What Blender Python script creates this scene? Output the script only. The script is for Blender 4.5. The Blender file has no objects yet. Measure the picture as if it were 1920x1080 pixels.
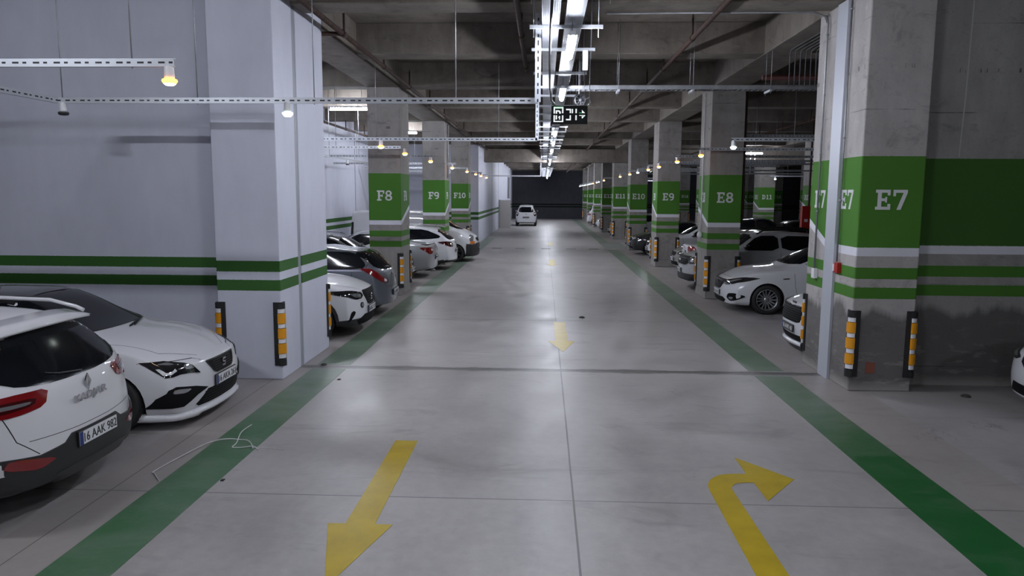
import bpy, bmesh, math, random
import numpy as np
from mathutils import Vector, Matrix, Euler
from mathutils.bvhtree import BVHTree
from mathutils.geometry import delaunay_2d_cdt
random.seed(7)
SC = bpy.context.scene
COL = SC.collection
PI = math.pi

# ---------------------------------------------------------------- camera
cam_d = bpy.data.cameras.new('camera'); cam = bpy.data.objects.new('camera', cam_d); COL.objects.link(cam)
cam_d.sensor_width = 36.0; cam_d.lens = 1389.3/1920*36.0; cam_d.clip_start = 0.05; cam_d.clip_end = 300
_r = Matrix(((0.99908131,-0.0110624,0.04140249),(0.04245702,0.12416001,-0.99135347),(0.00582621,0.99220054,0.12451562)))
cam.matrix_world = Matrix.Translation((0,0,2.75)) @ _r.to_4x4()
SC.camera = cam
# ---------------------------------------------------------------- world and exposure
w = bpy.data.worlds.new('world'); SC.world = w; w.use_nodes = True
w.node_tree.nodes['Background'].inputs[0].default_value = (0.55,0.6,0.7,1)
w.node_tree.nodes['Background'].inputs[1].default_value = 0.010
SC.view_settings.view_transform = 'Standard'; SC.view_settings.look = 'None'
SC.view_settings.gamma = 1.0; SC.view_settings.use_curve_mapping = False
SC.view_settings.exposure = 0.0
LAMP_W = 300.0         # emission strength of the lit batten tubes
LAMP_COL = (0.86,0.90,1.0)

# ---------------------------------------------------------------- helpers
def tag(o, label=None, cat=None, group=None, kind=None):
    if label: o['label'] = label
    if cat: o['category'] = cat
    if group: o['group'] = group
    if kind: o['kind'] = kind
    return o
def empty(name, loc=(0,0,0), rz=0, scale=1.0):
    o = bpy.data.objects.new(name, None); COL.objects.link(o)
    o.empty_display_size = 0.1
    o.location = loc; o.rotation_euler = (0,0,rz); o.scale = (scale,)*3
    return o
def copy_tree(o, parent=None):
    c = o.copy(); COL.objects.link(c); c.parent = parent
    for ch in list(o.children): copy_tree(ch, c)
    return c
def mesh_obj(name, me, mats, parent=None, smooth=None):
    o = bpy.data.objects.new(name, me); COL.objects.link(o)
    if mats is not None:
        for m in (mats if isinstance(mats,(list,tuple)) else [mats]): me.materials.append(m)
    o.parent = parent
    if smooth is not None:
        for p in me.polygons: p.use_smooth = smooth
    return o
class MB:
    def __init__(s): s.v=[]; s.f=[]; s.sm=[]
    def add(s, vs, fs, sm=False):
        b=len(s.v); s.v += [tuple(v) for v in vs]
        for f in fs: s.f.append(tuple(b+i for i in f)); s.sm.append(sm)
        return s
    def box(s,x0,x1,y0,y1,z0,z1):
        return s.add([(x0,y0,z0),(x1,y0,z0),(x1,y1,z0),(x0,y1,z0),(x0,y0,z1),(x1,y0,z1),(x1,y1,z1),(x0,y1,z1)],
              [(0,3,2,1),(4,5,6,7),(0,1,5,4),(1,2,6,5),(2,3,7,6),(3,0,4,7)])
    def frame(s,p0,p1):
        p0=Vector(p0);p1=Vector(p1);d=(p1-p0).normalized()
        a=Vector((0,0,1)) if abs(d.z)<.9 else Vector((1,0,0))
        u=d.cross(a).normalized(); return p0,p1,u,d.cross(u).normalized()
    def tube(s,p0,p1,r,n=10,r1=None,caps=True):
        p0,p1,u,v=s.frame(p0,p1); r1=r if r1 is None else r1
        vs=[]
        for p,rr in ((p0,r),(p1,r1)):
            for i in range(n):
                a=2*PI*i/n; vs.append(p+u*math.cos(a)*rr+v*math.sin(a)*rr)
        fs=[(i,(i+1)%n,n+(i+1)%n,n+i) for i in range(n)]
        b=len(s.v); s.add(vs,fs,True)
        if caps: s.f += [tuple(b+i for i in range(n))[::-1], tuple(b+n+i for i in range(n))]; s.sm += [False,False]
        return s
    def path(s,pts,r,n=8):
        pts=[Vector(p) for p in pts]; N=len(pts); vs=[]; pu=None
        for k,p in enumerate(pts):
            d=(pts[min(k+1,N-1)]-pts[max(k-1,0)]).normalized()
            if pu is None:
                a=Vector((0,0,1)) if abs(d.z)<.9 else Vector((1,0,0)); u=d.cross(a).normalized()
            else: u=(pu-d*pu.dot(d)).normalized()
            pu=u; v=d.cross(u)
            for i in range(n):
                a=2*PI*i/n; vs.append(p+u*math.cos(a)*r+v*math.sin(a)*r)
        fs=[]
        for k in range(N-1):
            for i in range(n): fs.append((k*n+i,k*n+(i+1)%n,(k+1)*n+(i+1)%n,(k+1)*n+i))
        s.add(vs,fs,True); b=len(s.v)-N*n
        s.f += [tuple(b+i for i in range(n))[::-1], tuple(b+(N-1)*n+i for i in range(n))]; s.sm += [False,False]
        return s
    def prism(s,poly,fn,sm=False):
        """poly list of 2d pts; fn(a,b,t) -> 3d for t in 0,1"""
        n=len(poly)
        vs=[fn(a,b,0) for a,b in poly]+[fn(a,b,1) for a,b in poly]
        b=len(s.v); s.add(vs,[(i,(i+1)%n,n+(i+1)%n,n+i) for i in range(n)],sm)
        s.f += [tuple(b+i for i in range(n))[::-1], tuple(b+n+i for i in range(n))]; s.sm += [False,False]
        return s
    def lathe(s,prof,c,axis='z',n=20,sm=True):
        """prof [(r,h)]"""
        vs=[];m=len(prof);c=Vector(c)
        for i in range(n):
            a=2*PI*i/n
            for r,h in prof:
                if axis=='z': p=Vector((r*math.cos(a),r*math.sin(a),h))
                elif axis=='y': p=Vector((r*math.cos(a),h,r*math.sin(a)))
                else: p=Vector((h,r*math.cos(a),r*math.sin(a)))
                vs.append(c+p)
        fs=[]
        for i in range(n):
            for k in range(m-1): fs.append((i*m+k,((i+1)%n)*m+k,((i+1)%n)*m+k+1,i*m+k+1))
        return s.add(vs,fs,sm)
    def build(s,name,m,parent=None,loc=None,recalc=True):
        me=bpy.data.meshes.new(name); me.from_pydata(s.v,[],s.f)
        for p,k in zip(me.polygons,s.sm): p.use_smooth=k
        if recalc:
            bm=bmesh.new(); bm.from_mesh(me); bmesh.ops.remove_doubles(bm,verts=bm.verts,dist=1e-6)
            bmesh.ops.recalc_face_normals(bm,faces=bm.faces); bm.to_mesh(me); bm.free()
        o=mesh_obj(name,me,m,parent)
        if loc is not None: o.location=loc
        return o
def bevel(o,w=.01,seg=2,ang=40):
    m=o.modifiers.new('bevel','BEVEL'); m.width=w; m.segments=seg; m.limit_method='ANGLE'; m.angle_limit=math.radians(ang)
    return o

# ---------------------------------------------------------------- materials
class NT:
    def __init__(s,name):
        s.m=bpy.data.materials.new(name); s.m.use_nodes=True; s.t=s.m.node_tree
        s.b=s.t.nodes['Principled BSDF']; s.out=s.t.nodes['Material Output']
    def n(s,typ,**kw):
        x=s.t.nodes.new(typ)
        for k,v in kw.items(): setattr(x,k,v)
        return x
    def link(s,a,b): s.t.links.new(a,b)
    def inp(s,node,i,v):
        if hasattr(v,'is_linked') or hasattr(v,'links'): s.link(v,node.inputs[i])
        else: node.inputs[i].default_value=v
    def math(s,op,a,b=0.0,c=0.0,clamp=False):
        x=s.n('ShaderNodeMath',operation=op); x.use_clamp=clamp
        s.inp(x,0,a); s.inp(x,1,b)
        if op in('MULTIPLY_ADD','SMOOTH_MIN','COMPARE'): s.inp(x,2,c)
        return x.outputs[0]
    def mix(s,f,a,b,mode='MIX'):
        x=s.n('ShaderNodeMix',data_type='RGBA',blend_type=mode)
        s.inp(x,0,f); s.inp(x,6,a if not isinstance(a,tuple) or len(a)==4 else a+(1,)); s.inp(x,7,b if not isinstance(b,tuple) or len(b)==4 else b+(1,))
        return x.outputs[2]
    def noise(s,vec,scale,detail=4,rough=.55,dist=0.0):
        x=s.n('ShaderNodeTexNoise'); s.link(vec,x.inputs['Vector']); x.inputs['Scale'].default_value=scale
        x.inputs['Detail'].default_value=detail; x.inputs['Roughness'].default_value=rough; x.inputs['Distortion'].default_value=dist
        return x.outputs[0]
    def ramp(s,f,a,b,lo=0.0,hi=1.0):
        x=s.n('ShaderNodeMapRange'); x.clamp=True; s.inp(x,0,f); s.inp(x,1,a); s.inp(x,2,b); s.inp(x,3,lo); s.inp(x,4,hi)
        return x.outputs[0]
    def band(s,v,a,b):   # 1 inside a..b
        return s.math('MULTIPLY', s.math('GREATER_THAN',v,a), s.math('LESS_THAN',v,b))
    def mapping(s,vec,sc=(1,1,1),loc=(0,0,0)):
        x=s.n('ShaderNodeMapping'); s.link(vec,x.inputs[0]); x.inputs['Scale'].default_value=sc; x.inputs['Location'].default_value=loc
        return x.outputs[0]
    def bump(s,h,strength=.3,dist=.01):
        x=s.n('ShaderNodeBump'); s.link(h,x.inputs['Height']); x.inputs['Strength'].default_value=strength; x.inputs['Distance'].default_value=dist
        s.link(x.outputs[0],s.b.inputs['Normal'])
    def setc(s,c): s.inp(s.b,'Base Color',c if not isinstance(c,tuple) or len(c)==4 else c+(1,))
_mc={}
def M(name,col,rough=.5,metal=0.0,coat=0.0,emit=None,es=0.0,spec=None,trans=0.0,coatr=.04,vary=0.0):
    if name in _mc: return _mc[name]
    t=NT(name); b=t.b
    if vary:
        tc=t.n('ShaderNodeTexCoord').outputs['Object']; nz=t.noise(tc,6,4)
        t.setc(t.mix(t.ramp(nz,.3,.7),tuple(c*(1-vary) for c in col),tuple(min(1,c*(1+vary)) for c in col)))
    else: t.setc(col)
    b.inputs['Roughness'].default_value=rough; b.inputs['Metallic'].default_value=metal
    b.inputs['Coat Weight'].default_value=coat; b.inputs['Coat Roughness'].default_value=coatr
    if spec is not None: b.inputs['Specular IOR Level'].default_value=spec
    if trans: b.inputs['Transmission Weight'].default_value=trans
    if emit: b.inputs['Emission Color'].default_value=emit+(1,); b.inputs['Emission Strength'].default_value=es
    _mc[name]=t.m; return t.m
GREEN=(0.052,0.165,0.018); GREENW=(0.032,0.115,0.020); WHITEP=(0.62,0.62,0.68)
def concrete(name,c0=(0.20,0.185,0.175),c1=(0.32,0.30,0.29),bands=None,diag=None,scale=1.0,damp=False,paint=False,rough=.8,formlines=True):
    """bare concrete or painted wall. bands: list of (z0,z1,colour) painted bands, diag=slope of the lower edge of the green field on faces that look along X"""
    if name in _mc: return _mc[name]
    t=NT(name); g=t.n('ShaderNodeNewGeometry'); pos=g.outputs['Position']
    sep=t.n('ShaderNodeSeparateXYZ'); t.link(pos,sep.inputs[0]); X,Y,Z=sep.outputs
    n1=t.noise(pos,.55*scale,6,.62,.6); n2=t.noise(t.mapping(pos,(1,1,.35)),3.2*scale,6,.65); n3=t.noise(pos,24,3,.6)
    f=t.math('ADD',t.math('MULTIPLY',n1,.55),t.math('MULTIPLY',n2,.45))
    col=t.mix(t.ramp(f,.36,.66),c0,c1)
    h=t.math('ADD',t.math('MULTIPLY',n2,.5),t.math('MULTIPLY',n3,.25))
    if not paint:
        col=t.mix(t.ramp(n3,.55,.8,0,.35),col,tuple(c*.65 for c in c0))
        blot=t.noise(t.mapping(pos,(1.1,1.1,1.9),(3,1,7)),1.3,6,.72,1.4)
        col=t.mix(t.ramp(blot,.56,.70,0,.62),col,tuple(c*.55 for c in c0))
        col=t.mix(t.ramp(blot,.40,.28,0,.35),col,tuple(min(1,c*1.25) for c in c1))
        if formlines:
            zz=t.math('ABSOLUTE',t.math('SUBTRACT',t.math('FRACT',t.math('MULTIPLY',t.math('ADD',Z,.33),1/1.22)),.5))
            ln=t.math('LESS_THAN',zz,.006)
            col=t.mix(t.math('MULTIPLY',ln,t.ramp(t.noise(pos,2.2,3),.42,.6,0,.8)),col,tuple(c*.4 for c in c0))
            rowz=t.math('LESS_THAN',t.math('ABSOLUTE',t.math('SUBTRACT',Z,4.52)),.03)
            sp=t.ramp(t.noise(t.mapping(pos,(9,9,1)),1,3,.7),.56,.62)
            col=t.mix(t.math('MULTIPLY',rowz,sp),col,tuple(c*.3 for c in c0))
    if damp:
        dz=t.math('SUBTRACT',Z,t.math('ADD',.62,t.math('MULTIPLY',t.noise(t.mapping(pos,(1.1,1.1,0)),1.3,5,.6),1.0)))
        dm=t.ramp(dz,.06,-.06,0,.74)
        col=t.mix(dm,col,(0.055,0.052,0.050))
        ef=t.ramp(t.noise(t.mapping(pos,(2,2,7)),1.6,4,.6),.56,.70,0,.5)
        col=t.mix(t.math('MULTIPLY',ef,t.ramp(Z,1.2,.4)),col,(0.30,0.29,0.28))
        dirt=t.math('MULTIPLY',t.ramp(Z,.16,.02),.6); col=t.mix(dirt,col,(0.42,0.40,0.38))
    pm=None
    if bands:
        jit=t.math('MULTIPLY',t.math('SUBTRACT',t.noise(pos,40,2),.5),.012)
        Zj=t.math('ADD',Z,jit)
        if diag:
            oc=t.n('ShaderNodeTexCoord').outputs['Object']; so=t.n('ShaderNodeSeparateXYZ'); t.link(oc,so.inputs[0])
            sn=t.n('ShaderNodeSeparateXYZ'); t.link(g.outputs['Normal'],sn.inputs[0])
            sx=t.math('GREATER_THAN',t.math('ABSOLUTE',sn.outputs[0]),.5)
            lift=t.math('MULTIPLY',t.math('MULTIPLY',t.math('MAXIMUM',t.math('SUBTRACT',so.outputs[1],diag[1]),0.0),diag[0]),sx)
        else: lift=None
        for z0,z1,c,di in bands:
            zz=Zj
            if di and lift is not None:
                lo=t.math('ADD',lift,z0); hi=t.math('ADD',lift,z1) if di==1 else z1
                mk=t.band(Zj,lo,hi)
            else: mk=t.band(Zj,z0,z1)
            wear=t.ramp(t.noise(pos,55,3,.7),.20,.30,.75,1.0)
            mk=t.math('MULTIPLY',mk,wear)
            cc=t.mix(t.ramp(n1,.3,.7),tuple(q*.92 for q in c),tuple(min(1,q*1.08) for q in c))
            col=t.mix(mk,col,cc)
    t.setc(col); t.b.inputs['Roughness'].default_value=rough
    t.b.inputs['Specular IOR Level'].default_value=.35
    t.bump(h,.35 if not paint else .08,.02)
    _mc[name]=t.m; return t.m
B_COL=[(2.05,3.31,GREEN,2),(1.93,2.05,WHITEP,1),(1.61,1.77,GREEN,0),(1.33,1.49,GREEN,0)]
B_WALL=[(1.61,1.77,GREENW,0),(1.33,1.49,GREENW,0)]
def m_column(): return concrete('concrete_column',bands=B_COL,diag=(.34,.04))
def m_floor():
    t=NT('polished_concrete_floor'); g=t.n('ShaderNodeNewGeometry'); pos=g.outputs['Position']
    sep=t.n('ShaderNodeSeparateXYZ'); t.link(pos,sep.inputs[0]); X,Y,Z=sep.outputs
    n1=t.noise(pos,.33,5,.6,.8); n2=t.noise(t.mapping(pos,(1,.6,1)),1.6,6,.65,.5); n3=t.noise(pos,9,4,.6)
    f=t.math('ADD',t.math('ADD',t.math('MULTIPLY',n1,.4),t.math('MULTIPLY',n2,.4)),t.math('MULTIPLY',n3,.2))
    col=t.mix(t.ramp(f,.38,.62),(0.245,0.232,0.230),(0.375,0.355,0.355))
    sm=t.noise(t.mapping(pos,(.8,2.2,1),(5,2,0)),.7,5,.7,1.0)
    col=t.mix(t.ramp(sm,.56,.72,0,.5),col,(0.135,0.125,0.12))
    sc=t.noise(t.mapping(pos,(7,1.2,1)),1.2,5,.75,2.5)
    col=t.mix(t.ramp(sc,.66,.72,0,.25),col,(0.12,0.115,0.115))
    # shot-blasted, browner strip between lane paint and bays
    st=t.math('MAXIMUM',t.band(X,-4.3,-3.62),t.band(X,3.80,4.6))
    col=t.mix(t.math('MULTIPLY',st,t.ramp(n2,.3,.6,.1,.38)),col,(0.25,0.205,0.175))
    # saw-cut joints
    jl=t.math('LESS_THAN',t.math('ABSOLUTE',t.math('SUBTRACT',X,t.math('ADD',.29,t.math('MULTIPLY',n1,.02)))),.009)
    for jy in (6.45,16.2,20.6,25.1,29.5,34.2,43.4,48.1,52.5,57.0,61.6):
        jl=t.math('MAXIMUM',jl,t.math('LESS_THAN',t.math('ABSOLUTE',t.math('SUBTRACT',Y,jy)),.007 if jy<10 else .012))
    for jx in (-8.0,-4.0,8.8,13.4):
        jl=t.math('MAXIMUM',jl,t.math('LESS_THAN',t.math('ABSOLUTE',t.math('SUBTRACT',X,jx)),.006))
    col=t.mix(t.math('MULTIPLY',jl,.8),col,(0.05,0.05,0.05))
    # expansion joint with smeared sealant
    wj=t.math('ADD',.05,t.math('MULTIPLY',t.ramp(t.noise(t.mapping(pos,(1,0,0)),1.1,4,.6),.35,.65),.10))
    d=t.math('ABSOLUTE',t.math('SUBTRACT',Y,11.5))
    col=t.mix(t.ramp(t.math('SUBTRACT',d,wj),.03,-.02,0,.8),col,(0.085,0.083,0.08))
    col=t.mix(t.math('LESS_THAN',t.math('ABSOLUTE',t.math('SUBTRACT',Y,11.535)),.011),col,(0.025,0.024,0.023))
    for tx,ty,rr in ((1.9,10.3,.22),(4.6,8.6,.42),(5.4,9.0,.30)):
        dx=t.math('SUBTRACT',X,tx); dy=t.math('SUBTRACT',Y,ty)
        rad=t.math('SQRT',t.math('ADD',t.math('MULTIPLY',dx,dx),t.math('MULTIPLY',dy,dy)))
        ring=t.math('MULTIPLY',t.ramp(rad,rr,rr*.3),t.ramp(t.noise(t.mapping(pos,(5,2,1),(tx,ty,0)),1.5,4,.7,2),.54,.64))
        col=t.mix(t.math('MULTIPLY',ring,.6),col,(0.09,0.088,0.088))
    t.setc(col)
    t.link(t.ramp(t.math('ADD',n2,t.math('MULTIPLY',n3,.3)),.4,.9,.30,.52),t.b.inputs['Roughness'])
    t.b.inputs['Specular IOR Level'].default_value=.5
    t.bump(t.math('ADD',t.math('MULTIPLY',n2,.4),t.math('MULTIPLY',n3,.15)),.10,.01)
    return t.m
def m_lane_paint():
    t=NT('worn_green_floor_paint'); g=t.n('ShaderNodeNewGeometry'); pos=g.outputs['Position']
    sep=t.n('ShaderNodeSeparateXYZ'); t.link(pos,sep.inputs[0]); X,Y,Z=sep.outputs
    n=t.noise(t.mapping(pos,(.8,1.5,1)),1.5,5,.65,.6); n2=t.noise(pos,14,4,.7)
    side=t.math('LESS_THAN',X,0.0)
    base=t.math('MAXIMUM',t.ramp(Y,7.4,9.6,.0,.60),t.math('MULTIPLY',side,.30))
    wear=t.math('ADD',base,t.ramp(n,.32,.72,-.16,.20))
    wear=t.math('ADD',wear,t.ramp(Y,14,34,0,.18)); wear=t.math('ADD',wear,t.ramp(n2,.4,.7,-.04,.07))
    for jy in (11.5,20.6,29.5):
        wear=t.math('ADD',wear,t.ramp(t.math('ABSOLUTE',t.math('SUBTRACT',Y,jy)),.9,.1,0,.25))
    wear=t.math('MINIMUM',t.math('MAXIMUM',wear,0.0),.80)
    t.setc(t.mix(wear,(0.008,0.092,0.020),(0.19,0.225,0.19))); t.b.inputs['Roughness'].default_value=.42
    return t.m
def m_yellow():
    t=NT('yellow_floor_paint'); pos=t.n('ShaderNodeNewGeometry').outputs['Position']
    n=t.noise(pos,3,5,.6)
    t.setc(t.mix(t.ramp(n,.35,.65),(0.36,0.255,0.004),(0.43,0.31,0.006))); t.b.inputs['Roughness'].default_value=.4
    return t.m
galv=M('galvanised_steel',(0.50,0.52,0.56),.42,.45,vary=.12)
galvk=M('dark_steel',(0.10,0.10,0.11),.6,.4)
galvd=M('dull_galvanised_steel',(0.33,0.34,0.36),.5,.8,vary=.15)
def m_slotted():
    t=NT('slotted_steel'); oc=t.n('ShaderNodeTexCoord').outputs['Object']; so=t.n('ShaderNodeSeparateXYZ'); t.link(oc,so.inputs[0]); x,y,z=so.outputs
    def dash(a,b,bc):   # dashes along a in the band |b-bc|<.010
        f=t.math('FRACT',t.math('MULTIPLY',a,1/.10)); g=t.math('FRACT',t.math('MULTIPLY',a,1/.20))
        d=t.math('LESS_THAN',f,t.math('ADD',.38,t.math('MULTIPLY',t.math('GREATER_THAN',g,.5),.25)))
        return t.math('MULTIPLY',d,t.math('LESS_THAN',t.math('ABSOLUTE',t.math('SUBTRACT',b,bc)),.009))
    g=t.n('ShaderNodeNewGeometry'); sn=t.n('ShaderNodeSeparateXYZ'); tn=t.n('ShaderNodeVectorTransform',vector_type='NORMAL',convert_from='WORLD',convert_to='OBJECT'); t.link(g.outputs['Normal'],tn.inputs[0]); t.link(tn.outputs[0],sn.inputs[0])
    ny=t.math('GREATER_THAN',t.math('ABSOLUTE',sn.outputs[1]),.5)
    m=t.math('MULTIPLY',ny,dash(x,z,0.0))
    t.setc(t.mix(m,(0.50,0.52,0.56),(0.015,0.015,0.018))); t.b.inputs['Metallic'].default_value=.45; t.b.inputs['Roughness'].default_value=.42
    return t.m
slotm=m_slotted()
rust=M('painted_brown_pipe',(0.050,0.030,0.024),.75,0,vary=.3,spec=.2)
black=M('black_rubber',(0.012,0.012,0.013),.6)
blackp=M('black_plastic',(0.012,0.012,0.014),.35)
yel=M('yellow_reflector',(0.72,0.30,0.006),.45)
whr=M('white_reflector',(0.72,0.72,0.76),.45)
letw=M('white_letter_paint',(0.60,0.60,0.63),.7,vary=.06)
redm=M('red_plastic',(0.35,0.012,0.010),.4)
whitem=M('white_plastic',(0.66,0.66,0.68),.45)
# ================================================================= building shell
conc=concrete('bare_concrete_ceiling',(0.112,0.096,0.082),(0.225,0.198,0.172),formlines=False)
fl=MB().box(-16,40,-14,88.6,-.3,0).build('floor',m_floor()); tag(fl,kind='structure')
cl=MB().box(-16,40,-14,88.6,6.2,6.5).build('ceiling',conc); tag(cl,kind='structure')
ZB=5.58
def struct(o): return tag(o,kind='structure')
bk=[-8.0,-3.5,1.0,5.9,10.62,11.42]+[15.45+4.5*i for i in range(17)]
for y in bk:
    if y>88: continue
    struct(bevel(MB().box(-16 if y<9 or y>13 else -3.85,40,y,y+(.6 if y!=10.62 else .62),ZB,6.2).build('ceiling_beam',conc),.015))
for x0,x1 in ((-4.73,-3.85),(4.37,5.24),(13.4,14.35),(22.4,23.35),(31.4,32.35)):
    struct(bevel(MB().box(x0,x1,-14 if x0>0 else 13.04,88.6,ZB-.012,6.2).build('ceiling_girder',conc),.015))
struct(bevel(MB().box(-16,40,46.4,47.15,4.77,ZB).build('ceiling_beam',conc),.02))
wp=concrete('painted_wall_lavender_white',(0.54,0.55,0.64),(0.61,0.62,0.715),bands=B_WALL,paint=True,rough=.62)
wallL=concrete('painted_wall_plain',(0.54,0.55,0.64),(0.61,0.62,0.715),paint=True,rough=.62)
seam=M('wall_seam_shadow_gap',(0.12,0.12,0.14),.9)
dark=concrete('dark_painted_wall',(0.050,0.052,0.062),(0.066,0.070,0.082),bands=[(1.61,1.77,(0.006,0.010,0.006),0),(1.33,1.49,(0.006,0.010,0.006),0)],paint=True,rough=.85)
struct(MB().box(-16,-4.8,11.2,11.6,0,6.2).build('wall_left_near',wp))
struct(MB().box(-8.9,-8.5,11.6,42.5,0,6.2).build('wall_left_bays',wp))
struct(MB().box(-8.9,-3.72,42.5,42.9,0,6.2).build('wall_left_return',wp))
struct(MB().box(-4.1,-3.72,42.9,88,0,6.2).build('wall_left_far',wp))
struct(MB().box(-16,40,88,88.4,0,6.2).build('wall_far',dark))
struct(MB().box(39.6,40,-14,88,0,6.2).build('wall_right_far',dark))
struct(MB().box(-16.3,-16,-14,12,0,6.2).build('wall_left_behind',wallL))
struct(MB().box(-16,40,-14.3,-14,0,6.2).build('wall_back',dark))
rw=concrete('concrete_wall_banded',(0.215,0.207,0.203),(0.33,0.32,0.315),bands=[(2.06,3.30,(0.034,0.104,0.014),0),(1.94,2.06,WHITEP,0),(1.61,1.77,GREEN,0),(1.33,1.49,GREEN,0)],damp=True)
struct(MB().box(5.24,16,10.95,11.35,0,6.2).build('wall_right_near',rw))
# vertical seams of the painted walls
sm=MB(); sm.prism([(5.93,6.2),(5.95,6.2),(5.93,4.2),(5.90,3.32),(5.885,3.32),(5.91,4.2)],lambda x,z,t:(x,10.95-.004*t,z))
struct(sm.build('trim_1',M('pale_filler_line',(0.40,0.39,0.38),.8)))
sm=MB()
for y in (33.4,): sm.box(-8.5,-8.49,y-.02,y+.02,0,6.0)
struct(sm.build('trim_2',seam))
sm=MB()
for y in (53.5,61.0): sm.box(-3.72,-3.71,y-.02,y+.02,0,6.0)
struct(sm.build('trim_3',seam))
# ---------------------------------------------------------------- glyphs (slab serif)
def ring(cx,cy,ro,rp,ri,rj,a0=0,a1=360,n=20):
    P=[];k=max(3,int(n*(a1-a0)/360))
    for i in range(k):
        b0=math.radians(a0+(a1-a0)*i/k); b1=math.radians(a0+(a1-a0)*(i+1)/k)
        P.append([(cx+ro*math.cos(b0),cy+rp*math.sin(b0)),(cx+ro*math.cos(b1),cy+rp*math.sin(b1)),(cx+ri*math.cos(b1),cy+rj*math.sin(b1)),(cx+ri*math.cos(b0),cy+rj*math.sin(b0))])
    return P
def R(a,b,c,d): return [(a,b),(c,b),(c,d),(a,d)]
GL={'E':[R(.10,0,.29,1),R(0,.85,.72,1),R(0,0,.74,.15),R(.29,.43,.56,.57),R(.58,.72,.72,.85),R(.60,.15,.74,.29),R(.48,.36,.56,.64)],
 'F':[R(.10,0,.29,1),R(0,.85,.72,1),R(0,0,.44,.15),R(.29,.42,.56,.56),R(.58,.70,.72,.85),R(.48,.35,.56,.63)],
 'D':[R(.10,0,.29,1),R(0,.85,.38,1),R(0,0,.38,.15)]+ring(.36,.5,.38,.5,.20,.35,-90,90),
 'C':ring(.38,.5,.38,.5,.20,.35,45,315)+[R(.60,.66,.74,.95)],
 '1':[R(.24,0,.43,1),R(.06,0,.60,.15),[(.06,.78),(.24,.85),(.24,1),(.06,.90)]],
 '7':[R(.0,.85,.70,1),R(.0,.68,.13,.85),[(.50,.85),(.70,.85),(.40,0),(.20,0)]],
 '8':ring(.35,.73,.31,.27,.14,.13)+ring(.35,.28,.35,.28,.17,.13),
 '9':ring(.35,.68,.35,.32,.17,.17)+ring(.30,.42,.40,.42,.22,.28,-110,12),
 '0':ring(.35,.5,.35,.5,.17,.34),
 '2':ring(.34,.68,.33,.32,.15,.17,-30,180)+[[(.62,.50),(.46,.50),(.0,.12),(.22,.12)],R(0,0,.70,.15),R(.57,.1,.70,.27)],
 '3':ring(.32,.73,.34,.27,.16,.13,-90,170)+ring(.32,.28,.37,.28,.19,.13,-170,90),
 '4':[R(.42,0,.60,1),R(0,.22,.74,.36),[(.42,1),(.42,.78),(.18,.36),(.0,.36)],R(.30,0,.72,.12)],
 '5':[R(.08,.85,.62,1),R(.08,.5,.24,.9)]+ring(.30,.32,.38,.32,.20,.18,-170,120)}
ADV={'1':.70,'E':.86,'F':.80,'D':.88,'C':.84}
def text_mb(mb,txt,h,place):
    """place(u,v,t): u along, v up, t 0..1 thickness; centred"""
    W=sum(ADV.get(c,.80) for c in txt)-.08; x=-W/2
    for c in txt:
        for i,poly in enumerate(GL[c]):
            mb.prism([((x+a)*h,(b-.5)*h) for a,b in poly],lambda u,v,t,k=1+.05*i:place(u,v,t*k))
        x+=ADV.get(c,.80)
# ---------------------------------------------------------------- corner guards
def arc_poly(r,n=8):
    c=.03; P=[(.055,0.0),(.0,0.0),(.0,.055)]
    # from side flange round the corner to front flange
    for i in range(n+1):
        a=math.radians(172+ (278-172)*i/n); P.append((c+r*math.cos(a),c+r*math.sin(a)))
    return P
def make_guard():
    g=empty('corner_guard')
    b=MB(); z0,z1=.21,1.16
    b.prism([(-.018,-.018),(.115,-.018),(.115,0),(0,0),(0,.115),(-.018,.115)],lambda x,y,t:(x,y,z0+(z1-z0)*t))
    for a,c in ((z0,z0+.088),(z1-.095,z1-.012)): b.prism(arc_poly(.078),lambda x,y,t:(x,y,a+(c-a)*t))
    b.prism(arc_poly(.060),lambda x,y,t:(x,y,z0+(z1-z0)*t*.98))
    for zz in (.26,1.10): b.tube((.095,-.018,zz),(.095,-.024,zz),.008,8)
    b.build('rubber_backing',black,g)
    z=z1-.095
    for i,(hh,k) in enumerate([(.068,0),(.155,1),(.068,0),(.158,1),(.068,0),(.155,1),(.07,0)]):
        r=.070 if k==0 else .083
        m=MB().prism(arc_poly(r),lambda x,y,t:(x,y,z-hh+.004+(hh-.008)*t),sm=False)
        m.build('yellow_band' if k else 'white_band',yel if k else whr,g)
        z-=hh
    return g
GUARD=None
GROT={'near left':0,'near right':PI/2,'far left':-PI/2,'far right':PI}
def guards(x0,x1,y0,y1,which,what):
    global GUARD
    for k in which:
        if GUARD is None: GUARD=make_guard(); g=GUARD
        else: g=copy_tree(GUARD)
        g.location=((x0 if 'left' in k else x1),(y0 if 'near' in k else y1),0); g.rotation_euler=(0,0,GROT[k])
        tag(g,'black and yellow corner guard on the %s edge of %s'%(k,what),'corner guard','corner guards on the columns')
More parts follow.
